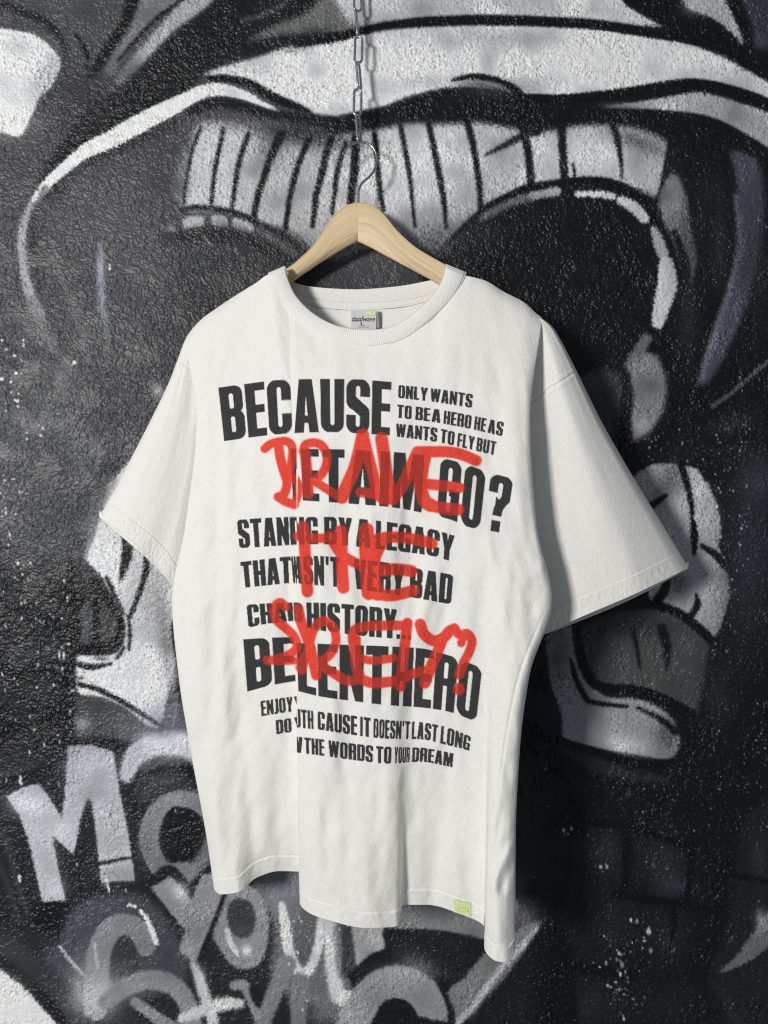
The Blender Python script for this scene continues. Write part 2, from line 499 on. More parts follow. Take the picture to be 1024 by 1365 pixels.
# --- snake band
S([(60,250),(75,222),(98,198),(140,174),(178,150),(215,132),(245,116)], 22, 34, 9, .9)
S([(232,166),(160,196),(100,226),(76,262)], 14, 50, 9, .7)
S([(52,420,16),(42,398,14),(35,375,12),(30,345,11),(29,315,11),(37,285,11),(53,258,12)], 11, 168, 3, .85)
S([(48,266,11),(62,246,13),(85,225,15),(115,201,19),(150,184,23),(185,165,25),(220,147,23),(245,134,20),(266,124,18),(292,119,17),(322,126,13),(348,138,8),(372,149,4)], 12, 212, 1.6)
G(60, 440, 14, 30, 108, .5, -15)
S([(252,150,10),(275,140,15),(300,138,15),(330,144,14),(360,153,14),(400,158,16),(440,164,18)], 13, 36, 4)
S([(278,104,5),(300,104,9),(330,110,11),(355,124,12),(375,135,13),(395,142,10),(414,149,4)], 9, 28, 2.4)

# --- fan of stripes
P([(262,170),(285,163),(310,166),(360,178),(420,186),(480,177),(512,172),(545,166),(600,165),(640,163),(690,172),(720,176),(768,168),(820,167),(865,176),(892,195),(889,225),(880,262),(858,256),(840,252),(800,243),(760,243),(705,248),(680,258),(650,274),(622,296),(600,322),(560,336),(500,330),(450,345),(425,334),(395,312),(340,292),(300,282),(246,277),(246,240),(252,205)], 182, 8)
P([(238,270),(228,255),(238,215),(248,195),(255,230),(246,278)], 130, 7, .7, blue=12)
G(360, 200, 26, 20, 110, .7); G(330, 168, 60, 8, 120, .6); G(420, 186, 70, 12, 70, .75, 5); G(390, 175, 40, 10, 60, .6)
G(460, 330, 60, 30, 120, .5, blue=6); G(575, 320, 40, 26, 100, .7, blue=8); G(850, 190, 40, 14, 70, .7, 20)
G(365, 260, 16, 40, 175, .5, 15, blue=10); G(300, 240, 30, 30, 196, .5, blue=4); G(600, 230, 50, 40, 196, .4); G(790, 210, 60, 24, 204, .6)
for st in [[(268,170,5),(258,195,5),(252,220,4),(247,250,4),(245,272,3)],
           [(298,172,6),(292,200,6),(287,225,6),(283,260,5),(281,278,5)],
           [(331,180,7),(322,205,7),(316,230,7),(312,260,6),(309,282,5)],
           [(374,180,12),(360,212,10),(351,240,9),(343,265,9),(337,298,8)],
           [(412,186,8),(401,210,8),(393,235,8),(386,265,7),(380,308,7)],
           [(442,184,8),(435,205,9),(428,235,9),(421,262,8),(417,302,6)],
           [(461,192,6),(453,215,7),(448,240,7),(443,284,5)],
           [(474,184,11),(473,220,12),(470,250,11),(467,272,9)],
           [(499,180,7),(503,215,7),(506,250,7),(511,280,6)],
           [(534,168,6),(541,205,7),(547,240,6),(553,302,4)],
           [(572,166,8),(580,205,8),(587,240,8),(592,270,7),(595,304,4)],
           [(622,160,9),(630,190,9),(636,225,8),(640,255,8),(641,290,8)],
           [(697,165,11),(703,195,11),(707,230,11),(709,262,9)],
           [(748,160,11),(750,195,11),(752,230,11),(753,262,12)],
           [(817,162,9),(824,190,8),(827,212,6),(829,238,3)],
           [(896,188,9),(890,215,9),(884,245,8),(877,272,7)]]:
    S(st, 8, 28, 2.6, .95)
S([(648,206,3),(668,196,7),(690,184,10),(716,174,12)], 7, 34, 4, .9)
S([(764,218,3),(766,236,4),(765,256,5)], 4, 26, 1.8)

# --- right socket
P([(606,338),(640,306),(690,282),(745,268),(800,266),(832,272),(856,290),(869,318),(877,350),(878,385),(871,418),(860,445),(838,470),(808,492),(790,540),(740,560),(680,480),(600,420),(560,360)], 27, 8, blue=1)
S([(598,322,5),(620,302,7),(650,277,9),(680,261,10),(705,251,11),(740,245,11),(780,241,11),(812,244,12),(840,255,12),(862,273,13),(880,298,14),(894,322,14),(905,345,13),(909,372,11),(904,404,9)], 10, 22, 2.4)
S([(644,290,9),(680,271,11),(708,262,11)], 10, 150, 4, .85)
S([(712,261,11),(742,255,12)], 10, 172, 3); S([(770,259,8),(800,259,9),(817,262,9)], 9, 190, 2.4)
S([(828,267,12),(846,277,15),(859,291,14)], 13, 196, 2.4)
S([(872,306,9),(878,322,15),(884,338,15)], 14, 172, 3); S([(888,352,20),(890,378,26),(884,402,24),(877,430,16)], 22, 200, 2.4)
S([(862,452,14),(848,472,14),(838,486,10)], 12, 118, 4); G(812, 510, 26, 16, 95, .5)
G(700, 285, 40, 20, 34, .6); G(640, 310, 34, 22, 66, .6); G(600, 345, 40, 30, 60, .6)
P([(878,268),(886,245),(900,232),(914,262),(920,300),(928,340),(924,368),(915,384),(908,352),(896,318),(884,292)], 132, 5); G(900, 262, 12, 26, 170, .6)
S([(899,308,6),(911,340,11),(915,370,12),(908,402,8)], 11, 22, 2.6)
G(930, 320, 30, 70, 42, .6); G(960, 330, 10, 60, 66, .5); G(915, 430, 14, 60, 74, .5); G(945, 255, 20, 26, 52, .5)
P([(976,200),(980,230),(984,262),(986,300),(984,342),(973,388),(958,432),(944,474),(930,512),(948,505),(972,462),(996,404),(1012,340),(1018,280),(1012,220)], 84, 7, blue=14)
S([(981,262,6),(985,300,7),(984,340,7),(972,388,8),(957,432,9),(942,480,9),(934,506,6)], 7, 124, 4.5, .8, blue=14)
G(1010, 340, 26, 90, 56, .6, blue=5)
S([(950,542),(975,524),(1000,502),(1024,482),(1060,455)], 5, 96, 2.6, .9)
# patches right of the sleeve
P([(772,512),(800,492),(822,500),(832,530),(826,560),(812,590),(790,570)], 74, 9, blue=9); G(790, 505, 20, 10, 92, .6)
P([(836,492),(858,468),(876,474),(887,500),(889,524),(884,550),(868,574),(843,589),(840,560),(846,524)], 140, 6, smooth=False, blue=4); G(852, 572, 16, 12, 186, .7, -30); G(860, 510, 22, 20, 118, .5)
S([(836,500),(834,540),(838,590)], 9, 30, 4, .85)
G(975, 565, 40, 14, 56, .7, -20, blue=7); G(950, 600, 50, 8, 44, .5)

# --- right jaw
P([(842,640),(850,630),(868,619),(892,618),(914,621),(930,625),(946,650),(957,676),(962,706),(958,728),(968,752),(973,790),(966,818),(953,853),(930,842),(896,820),(868,806),(858,770),(850,720)], 164, 2.4, smooth=False)
G(895, 640, 16, 30, 86, .8, 15); G(895, 700, 10, 40, 180, .5); G(942, 700, 14, 36, 176, .5); G(940, 800, 20, 24, 172, .5); G(905, 775, 14, 16, 70, .6)
S([(908,618,9),(916,645,9),(921,668,7),(923,684,6)], 8, 18, 1.8); S([(922,686,3),(926,712,11),(926,738,5)], 10, 18, 1.8)
S([(868,674,10),(878,668,8),(888,660,5)], 8, 18, 2); S([(936,728,6),(952,738,10),(972,756,14)], 9, 20, 2.2)
S([(890,764,10),(886,786,12),(872,806,13)], 11, 20, 2); S([(928,792,3),(930,806,9),(922,820,10)], 8, 24, 2)
P([(768,842),(800,824),(850,808),(880,812),(915,825),(946,857),(940,895),(930,948),(905,940),(862,924),(802,915),(785,890)], 80, 5, smooth=False, blue=-3); G(845, 835, 50, 16, 34, .6); G(830, 895, 40, 20, 88, .5, blue=-2); G(925, 895, 14, 40, 92, .5)
S([(843,838,6),(849,862,6),(853,890,3)], 5, 26, 2.6); S([(882,838,12),(889,862,12),(889,892,3)], 10, 24, 3)
S([(838,806),(870,806),(900,815),(925,832),(952,856)], 12, 20, 2.4)
P([(728,850),(742,838),(768,832),(774,870),(786,905),(808,928),(850,932),(880,944),(898,962),(906,990),(892,1012),(850,1006),(790,996),(752,984),(749,952),(735,915),(731,880)], 148, 3)
G(742, 870, 14, 50, 100, .6); G(832, 992, 40, 14, 196, .75, 12); G(790, 950, 30, 16, 146, .5); G(890, 980, 16, 24, 70, .6)
S([(768,834),(772,868),(782,898),(800,915),(850,920),(890,934),(922,952)], 12, 18, 2)
S([(761,878,4),(767,902,7),(778,925,8),(790,936,7),(836,942,5)], 6, 20, 2); S([(850,944,4),(880,958,7),(900,975,10)], 6, 22, 3)
S([(748,986,5),(790,1001,10),(850,1018,12),(895,1020,14)], 11, 16, 2.4); S([(752,1000,8),(790,1018,18),(840,1034,14),(890,1040,10)], 12, 58, 6, .8)
# dark blocks lower right
for x, y, rx, ry, t, b in [(800,1135,36,36,40,4),(885,1150,34,36,40,6),(800,1235,50,46,33,3),(890,1250,30,40,32,2),(735,1330,36,36,34,2),(790,1340,40,34,34,3),(880,1340,60,30,28,2),(900,1180,22,14,52,14),(1000,760,40,120,48,10),(1010,640,26,40,54,8),(960,920,24,50,40,5)]:
    G(x, y, rx, ry, t + 16, .85, blue=b)
S([(780,1095),(850,1105),(920,1130)], 10, 15, 5); S([(760,1105),(756,1180),(750,1200)], 8, 13, 5); S([(925,1120),(915,1210)], 8, 13, 5); S([(832,1100),(836,1140),(834,1180)], 11, 13, 4); S([(820,1190),(880,1202),(960,1212)], 11, 14, 5); S([(900,1205),(896,1250)], 8, 15, 5)
S([(720,1290),(780,1292),(840,1300)], 12, 14, 5); S([(752,1300),(750,1370)], 10, 15, 4)
P([(985,1120),(1005,1080),(1060,1030),(1110,1030),(1110,1640),(1000,1640),(962,1330),(945,1300),(965,1250),(978,1190)], 40, 7, blue=3)
P([(960,1296),(985,1270),(1005,1240),(1040,1200),(1040,1240),(1012,1272),(985,1288)], 112, 3); G(1012, 1145, 12, 30, 74, .6)
S([(978,1165),(1000,1172),(1030,1176)], 8, 20, 4); S([(950,1310),(975,1345),(1000,1400)], 10, 56, 6, .6)
G(1014, 1225, 8, 14, 190, .6)

# --- left lower jaw
P([(152,640),(185,610),(240,640),(262,720),(262,830),(236,880),(224,926),(214,966),(200,968),(172,947),(140,931),(104,925),(99,897),(95,876),(120,873),(150,872),(164,858),(167,832),(158,810),(144,784),(130,762),(114,745),(116,728),(124,718),(128,698),(136,672)], 200, 2.6)
S([(152,640,6),(140,664,9),(130,690,9),(118,726,8),(113,744,5)], 8, 118, 3.5, .8)
G(150, 650, 8, 12, 170, .5); G(205, 800, 20, 44, 172, .5); G(222, 860, 10, 60, 120, .6, -8); G(150, 690, 14, 10, 150, .5)
P([(100,792),(93,825),(93,860),(108,872),(140,873),(158,866),(165,848),(164,826),(155,806),(140,782),(126,770)], 28, 3)
P([(102,822),(112,806),(122,805),(124,830),(120,856),(104,857),(97,848)], 84, 4); P([(134,800),(148,812),(156,830),(155,846),(144,857),(132,852),(133,826)], 78, 4, blue=-2)
S([(170,820,3),(173,840,5),(172,866,4)], 4, 40, 1.8); S([(166,862,4),(160,872,6),(154,878,3)], 5, 44, 2)
S([(92,882,6),(110,887,8),(125,889,8),(148,885,4)], 6, 30, 2); G(135, 878, 10, 3, 60, .7); S([(104,904,3),(110,904,4)], 3, 50, 2)
S([(164,708,4),(169,722,12),(169,742,14),(163,764,8),(160,772,3)], 11, 48, 2.6)
S([(194,742,5),(195,758,9),(190,778,8),(182,800,7),(173,824,6)], 8, 38, 2.2)
S([(142,770,5),(154,796,6),(164,818,5)], 5, 50, 2)
S([(104,912,6),(130,919,7),(160,934,7),(190,952,6),(212,966,4)], 6, 34, 2)
P([(98,935),(120,928),(150,938),(178,958),(188,972),(170,985),(130,990),(97,988)], 78, 5); G(108, 966, 13, 11, 168, .75); G(160, 968, 20, 10, 104, .5)
P([(228,840),(240,830),(300,900),(300,1000),(246,960),(232,930),(236,900)], 44, 4); G(230, 898, 6, 22, 176, .7)
S([(236,925,3),(234,950,4),(230,968,3)], 3, 150, 2.5, .7)
# left dark column
S([(92,760),(98,830),(92,880),(90,940),(88,1000)], 20, 26, 6)
for x, y, rx, ry, t, b in [(46,872,30,22,60,10),(20,865,20,30,46,4),(52,922,30,20,62,14),(18,940,22,26,48,6),(55,980,30,16,54,10),(30,800,50,26,44,2),(20,1010,40,14,46,4)]:
    G(x, y, rx, ry, t, .75, blue=b)
S([(-40,912),(0,907),(35,898),(82,884)], 8, 24, 3.5); S([(-40,984),(0,976),(40,963),(84,950)], 8, 24, 3.5); S([(46,928),(44,946)], 5, 26, 2.5)

# --- MAKE YOUR STYLE lettering, bottom left
P([(-300,1020),(0,1040),(60,1000),(86,985),(180,990),(190,1030),(270,1020),(330,1100),(330,1240),(240,1230),(180,1215),(90,1250),(0,1240),(-300,1240)], 23, 6, blue=2)
S([(-20,1044),(20,1026),(60,1012)], 8, 52, 5, .8, blue=4); S([(-20,1056),(20,1040),(55,1028)], 8, 20, 3)
S([(5,1110),(18,1160),(36,1215)], 7, 46, 5, .8, blue=5); S([(-10,1130),(10,1180),(26,1230)], 7, 42, 5, .8, blue=5)
M = [(9,1062),(30,1050),(52,1044),(62,1058),(83,1090),(87,1050),(91,994),(120,993),(151,1002),(160,1060),(170,1105),(177,1150),(180,1174),(157,1174),(135,1178),(131,1140),(127,1100),(122,1070),(117,1062),(108,1090),(101,1125),(97,1139),(82,1125),(69,1113),(75,1145),(82,1180),(88,1200),(72,1202),(57,1204),(50,1170),(38,1120),(25,1085)]
P(M, 150, 1.8, smooth=False, blue=7)
G(120, 1020, 34, 22, 190, .7, blue=10); G(35, 1072, 26, 16, 186, .6, blue=6); G(150, 1110, 16, 40, 128, .5); G(65, 1150, 12, 30, 128, .5); G(76, 1185, 12, 16, 168, .5, blue=8); G(80, 1104, 16, 16, 176, .5); G(156, 1165, 20, 10, 112, .7); G(116, 1060, 8, 14, 128, .5)
S([(134,1151,5),(150,1148,5),(163,1145,4),(174,1143,3)], 4, 22, 1.4)
P([(48,1206),(90,1202),(92,1222),(84,1236),(60,1238),(44,1228)], 12, 3); S([(74,1234,5),(78,1248,4),(80,1266,3)], 4, 13, 1.5)
P([(95,1215),(130,1195),(190,1195),(230,1240),(250,1300),(200,1330),(110,1320),(60,1280),(80,1250)], 62, 12, .9, blue=8)
# a
S([(168,1034,18),(180,1008,28),(205,993,30),(235,990,30),(262,1002,30),(280,1030,24)], 28, 168, 5, blue=6); G(225, 985, 40, 12, 226, .8, blue=6); G(215, 962, 40, 26, 130, .6, blue=16); G(245, 950, 20, 20, 118, .5, blue=14); G(236, 1003, 26, 7, 205, .6)
P([(180,1044),(190,1031),(215,1021),(240,1025),(256,1045),(264,1070),(230,1055),(206,1060),(186,1074)], 40, 3); G(215, 1040, 22, 6, 72, .6)
S([(285,1090,22),(262,1070,24),(236,1067,25),(212,1080,26),(200,1105,27),(200,1130,26),(212,1155,24)], 25, 104, 2.4, blue=4)
S([(212,1150),(240,1164),(268,1150),(282,1120)], 18, 92, 4, blue=4); G(195, 1130, 12, 22, 66, .5); G(230, 1066, 22, 8, 128, .5)
P([(238,1075),(224,1081),(216,1100),(219,1126),(230,1144),(246,1147),(258,1140),(268,1118),(264,1086)], 16, 1.8)
P([(230,1152),(254,1150),(266,1160),(252,1177),(243,1170)], 104, 2.4)
# y
S([(200,1178),(226,1160),(252,1188)], 14, 20, 2.5)
P([(201,1183),(228,1168),(240,1182),(256,1200),(262,1182),(270,1166),(300,1166),(297,1195),(284,1225),(272,1255),(260,1286),(238,1268),(247,1240),(226,1216)], 120, 2, smooth=False, blue=4)
G(240, 1188, 13, 12, 196, .75, 45, blue=4); G(258, 1232, 14, 16, 96, .5); G(285, 1190, 10, 20, 138, .5); G(252, 1268, 10, 10, 150, .5)
S([(300,1195),(288,1230),(274,1262),(266,1290)], 8, 20, 2.4)
# o
P([(312,1176),(338,1184),(352,1200),(358,1230),(356,1260),(346,1284),(326,1292),(308,1286),(291,1262),(284,1246),(293,1220),(302,1194)], 118, 3, blue=4)
P([(308,1202),(322,1198),(336,1206),(341,1228),(334,1246),(320,1250),(307,1238),(303,1218)], 44, 3); G(322, 1240, 14, 8, 70, .6)
S([(303,1240,6),(307,1256,8),(316,1271,6)], 7, 186, 2.2); G(329, 1267, 6, 7, 214, .9)
# ur
P([(352,1150),(460,1150),(470,1300),(440,1340),(390,1330),(362,1300),(366,1240)], 98, 9, .9, blue=6); G(380, 1190, 26, 30, 120, .5, blue=6)
P([(396,1226),(408,1210),(422,1224),(418,1264),(404,1284),(392,1262)], 82, 5, blue=4)
S([(376,1206,9),(380,1232,13),(384,1262,14),(392,1286,15),(404,1300,14),(417,1284,13),(425,1258,12),(429,1226,11),(430,1205,10)], 14, 196, 2.6)
S([(438,1222,14),(440,1258,16),(444,1296,18),(452,1328,22),(466,1330,20)], 16, 188, 5); S([(462,1220),(463,1260),(462,1296)], 15, 48, 4, blue=4); S([(448,1240),(452,1300)], 8, 110, 4, .6)
P([(471,1215),(505,1225),(512,1242),(512,1264),(494,1272),(478,1290),(472,1260)], 138, 2.4); G(502, 1255, 8, 10, 170, .5)
P([(560,1190),(690,1200),(648,1252),(600,1242),(555,1238),(520,1240),(530,1205)], 108, 2.8, blue=-1); G(560, 1200, 34, 12, 80, .5)
P([(512,1240),(560,1240),(610,1244),(646,1254),(640,1275),(618,1304),(602,1330),(606,1380),(470,1310),(484,1288),(514,1268)], 20, 3); G(556, 1286, 26, 16, 84, .65, 30, blue=8)
S([(474,1304,14),(490,1286,16),(515,1272,14)], 15, 18, 2.4)
S([(466,1372,40),(484,1340,44),(505,1318,46),(532,1310,46),(560,1322,46),(578,1346,46),(584,1375,46)], 44, 122, 3, blue=1); G(540, 1296, 34, 10, 150, .5); G(500, 1330, 14, 20, 100, .5)
P([(500,1375),(502,1350),(514,1334),(534,1331),(550,1342),(560,1364),(562,1380)], 14, 2.4); S([(556,1360),(590,1366),(640,1368)], 10, 16, 2.4)
S([(590,1310),(602,1340),(604,1372)], 14, 18, 2.6)
P([(598,1322),(620,1302),(646,1272),(690,1240),(720,1228),(712,1250),(690,1284),(652,1330),(612,1366),(606,1345)], 104, 3)
S([(610,1364,8),(640,1330,8),(664,1296,8),(690,1268,8),(716,1238,8)], 8, 166, 3, .9, blue=6); G(697, 1226, 20, 22, 104, .7, -20, blue=-6); G(690, 1180, 14, 26, 60, .5, blue=-4)
P([(730,1232),(700,1268),(664,1314),(640,1345),(640,1400),(760,1400),(760,1260)], 18, 6)
# S t y l e
S([(128,1345,30),(130,1300,32),(132,1270,32),(146,1242,32),(166,1232,30),(186,1242,28),(194,1262,26)], 30, 114, 2.4, blue=3)
P([(150,1310),(148,1280),(156,1254),(166,1248),(178,1258),(184,1278),(180,1300)], 44, 4, blue=2); G(166, 1290, 12, 12, 62, .6)
S([(188,1214,4),(196,1226,6),(202,1240,7),(208,1258,6)], 6, 216, 1.4); S([(172,1206,4),(180,1208,4)], 4, 226, 1.2); S([(126,1258,3),(128,1275,4),(130,1290,3)], 3, 170, 2); S([(80,1262,3),(95,1282,4),(112,1300,4)], 4, 176, 2.6)
G(124, 1326, 34, 30, 186, .85, blue=2); G(120, 1300, 20, 30, 130, .5); G(150, 1320, 30, 14, 150, .5, -15)
S([(140,1336,20),(172,1314,24),(206,1306,26),(236,1318,26),(252,1346,26),(258,1380,26)], 25, 118, 3.4, blue=3)
P([(178,1352),(196,1334),(216,1326),(234,1336),(242,1360),(236,1380),(200,1372)], 28, 4); S([(180,1336,14),(206,1354,16),(232,1372,18)], 15, 112, 2.6)
S([(258,1286,9),(266,1306,13),(274,1330,15),(282,1352,15),(285,1380,14)], 14, 176, 4); G(268, 1305, 7, 16, 205, .5); S([(242,1358,12),(272,1346,18),(300,1338,17),(320,1338,12)], 16, 182, 4.5)
S([(312,1314,12),(326,1314,14),(336,1332,15),(346,1356,15)], 14, 122, 2.2); S([(382,1286,26),(368,1320,22),(354,1352,22),(348,1380,22)], 22, 112, 3.4); S([(400,1310,26),(397,1345,24),(396,1380,24)], 22, 106, 4, blue=3)
P([(332,1316),(344,1312),(350,1330),(346,1344),(338,1336)], 22, 3); P([(376,1350),(386,1344),(386,1380),(372,1380)], 26, 3.5)
G(430, 1350, 22, 16, 120, .6, blue=6); G(455, 1350, 16, 14, 150, .5)
S([(-30,1270),(5,1284),(30,1300),(54,1324),(76,1350),(92,1390)], 14, 20, 4)
S([(-40,1250),(10,1264),(50,1292),(80,1320)], 26, 50, 10, .6, blue=4)
P([(-80,1270),(-10,1290),(18,1306),(40,1325),(58,1345),(76,1368),(90,1420),(-80,1420)], 206, 2.4); G(0, 1320, 30, 20, 222, .4)

# --- left socket teeth, streaks, drips
S([(243,279,5),(262,276,7),(285,278,7),(312,284,8),(338,294,9)], 7, 40, 3)
P([(245,292),(256,288),(271,289),(271,302),(258,303),(246,306)], 176, 2.6); P([(284,287),(302,290),(302,303),(284,301)], 172, 2.8); P([(313,291),(336,299),(335,311),(312,304)], 178, 2.6); G(227, 305, 7, 6, 140, .7)
S([(342,298,6),(366,308,8),(390,324,9),(410,340,6)], 8, 44, 4, .85); S([(345,310),(370,324),(394,342)], 10, 110, 6, .5)
S([(250,320),(290,312),(330,320),(365,345)], 26, 46, 12, .55); G(320, 345, 60, 20, 62, .5); G(400, 360, 30, 20, 60, .5); S([(250,350),(300,336),(350,345)], 8, 96, 8, .35); P([(236,356),(262,336),(310,326),(360,336),(400,360),(430,395),(380,410),(300,440),(240,420),(226,385)], 66, 12, .55); S([(222,318),(262,312),(312,316),(356,330),(398,356)], 15, 40, 7, .6)
S([(134,326,5),(134,350,9),(135,375,10),(136,400,9),(140,425,7),(146,455,5)], 9, 122, 4.5, .7, blue=16); G(134, 358, 5, 24, 168, .7, blue=14); G(137, 402, 5, 20, 150, .6, blue=14)
S([(146,353,2),(146,359,2)], 2, 200, .8)
S([(70,325,6),(80,360,9),(94,400,10),(112,450,9),(118,480,7)], 9, 112, 6, .6); S([(40,400,12),(52,430,14),(74,465,15),(100,498,12)], 14, 106, 8, .6); S([(66,415),(80,450),(98,478)], 10, 56, 6, .6)
S([(74,300),(90,330),(60,290)], 8, 92, 8, .4)
G(210, 520, 7, 10, 190, .75, blue=8); S([(100,690),(120,650),(150,620)], 16, 56, 8, .5); S([(60,250),(44,290),(46,340)], 8, 44, 5, .6)

# --- splatter; fine specks on the black at right are overspray and painted-in glints
dots(60, 0, 450, 32, 560, 150, 225, .7, 2.6); dots(16, 34, 565, 58, 585, 180, 225, .7, 2); dots(3, 96, 480, 100, 488, 220, 235, 1.2, 3)
dots(26, 0, 625, 26, 740, 190, 235, .7, 1.8, 1.2); dots(18, 15, 745, 42, 775, 190, 235, .7, 2, 1.2); dots(14, 0, 600, 120, 760, 150, 220, .5, 1.2)
dots(130, 0, 770, 96, 1005, 130, 235, .6, 1.7, 2.2); dots(26, 78, 840, 98, 985, 190, 240, .7, 1.8, 2.4)
dots(70, 0, 1000, 260, 1240, 120, 225, .5, 1.3, 2.5); S([(27,1035,2),(28,1044,3)], 3, 235, 1); S([(26,1168,3),(27,1175,3)], 3, 235, 1); S([(142,1172,2),(144,1180,2.4),(146,1189,2)], 2, 225, .9)
dots(240, 850, 170, 1024, 480, 90, 190, .5, 1.1, 1); dots(260, 640, 280, 870, 480, 60, 130, .5, 1.1, 1.5); dots(320, 780, 560, 1000, 660, 110, 215, .5, 1.3, 1)
dots(190, 945, 640, 1000, 880, 110, 210, .5, 1.3, 1.4); dots(420, 850, 850, 1024, 1110, 90, 190, .5, 1.2, 1); dots(160, 760, 1030, 1000, 1120, 90, 180, .5, 1.1, 1)
dots(120, 740, 1080, 980, 1260, 90, 190, .5, 1.1, 1); dots(90, 805, 1230, 860, 1365, 120, 215, .6, 2.0, .8, True); dots(8, 855, 1235, 870, 1268, 130, 180, 1.5, 3.6, .6); dots(5, 822, 1270, 842, 1296, 120, 160, 1.5, 3.2, 1.5)
dots(160, 690, 1050, 1010, 1365, 70, 170, .4, 1.0); dots(10, 720, 970, 745, 1080, 130, 180, .8, 1.7); dots(4, 800, 1150, 810, 1165, 150, 180, 1, 3, 1.5); dots(4, 750, 1105, 764, 1122, 150, 180, 1, 2.4, 1)
dots(200, 430, 120, 700, 170, 90, 190, .5, 1.0, 1); dots(220, 170, 60, 420, 130, 80, 170, .5, 1.0, 1); dots(120, 820, 0, 1010, 110, 90, 190, .5, 1.1, 1)
dots(30, 395, 1210, 425, 1275, 190, 235, .6, 2.2, .8); dots(60, 370, 1200, 470, 1350, 150, 235, .5, 1.6, 1); dots(70, 470, 1240, 640, 1365, 80, 190, .4, 1.0)
dots(260, 0, 0, 240, 420, 100, 150, .4, .9); dots(200, 20, 180, 240, 640, 90, 140, .4, .9)

# uneven coats: drifting density, dust in the hollows
mural *= (1 + 0.05 * nd + 0.035 * fnoise(MH, MW, 260, 900, 9))[..., None]
# spray skips the pits of the render (old dark coat shows) ; pale tone on dark peaks paints in specks and glints
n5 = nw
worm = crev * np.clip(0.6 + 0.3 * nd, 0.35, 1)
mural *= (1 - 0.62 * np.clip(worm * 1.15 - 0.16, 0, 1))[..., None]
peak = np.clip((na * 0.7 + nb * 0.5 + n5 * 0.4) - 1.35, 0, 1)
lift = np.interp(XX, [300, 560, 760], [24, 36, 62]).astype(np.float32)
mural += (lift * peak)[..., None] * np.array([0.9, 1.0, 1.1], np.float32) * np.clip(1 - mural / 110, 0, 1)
low = np.clip((YY - 990) / 60, 0, 1) * np.clip((740 - XX) / 40, 0, 1)      # paler tone curve over the lower-left lettering
mural = 255 * np.clip(mural / 255, 0, 1) ** (1.24 - 0.33 * low)[..., None] * 1.185
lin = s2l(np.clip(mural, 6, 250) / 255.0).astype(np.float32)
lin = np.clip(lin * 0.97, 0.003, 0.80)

# non-uniform grid: fine in view, coarse beyond
def axis(lo, hi, step, far, fstep):
    return np.concatenate([np.arange(lo - far, lo, fstep), np.arange(lo, hi, step), np.arange(hi, hi + far + 1, fstep)])
gx = axis(-24, 1048, 1.12, 250, 4.0)
gy = axis(-24, 1389, 1.12, 250, 4.0)
def samp(A, gx, gy):
    fx = gx - MX0; fy = gy - MY0
    j = np.clip(fx.astype(int), 0, MW - 2); i = np.clip(fy.astype(int), 0, MH - 2)
    tx = (fx - j).astype(np.float32); ty = (fy - i).astype(np.float32)
    if A.ndim == 3: tx = tx[None, :, None]; ty = ty[:, None, None]
    else: tx = tx[None]; ty = ty[:, None]
    r = A[i] * (1 - ty) + A[i + 1] * ty
    return r[:, j] * (1 - tx) + r[:, j + 1] * tx
RELIEF = 0.00108
hgt = samp(relief, gx, gy) * RELIEF
px, py = np.meshgrid(gx, gy)
PW = unp(px, py, WALL)
PW[..., 1] -= np.clip(hgt, -0.003, 0.003)
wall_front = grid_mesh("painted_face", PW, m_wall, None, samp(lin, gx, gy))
wall = empty("graffiti_wall", (0, WALL + 0.1, unp(0, gy[-1], WALL)[2]),
             "rough stucco wall sprayed with a black, grey and white mural and bubble lettering behind the shirt", "wall")
wall_front.parent = wall
# the masonry behind the painted face
x0, x1 = PW[0, 0, 0], PW[0, -1, 0]; z1, z0 = PW[0, 0, 2], PW[-1, 0, 2]
ya, yb = WALL + 0.004, WALL + 0.2
V = [(x0, ya, z0), (x1, ya, z0), (x1, yb, z0), (x0, yb, z0), (x0, ya, z1), (x1, ya, z1), (x1, yb, z1), (x0, yb, z1)]
poly_mesh("masonry", V, [(0,1,5,4),(1,2,6,5),(2,3,7,6),(3,0,4,7),(4,5,6,7),(0,3,2,1)], flat_mat("grey_render", (0.06, 0.06, 0.065), 0.9, 80), wall)
adopt(wall)
del PW, mural, lin, XX, YY

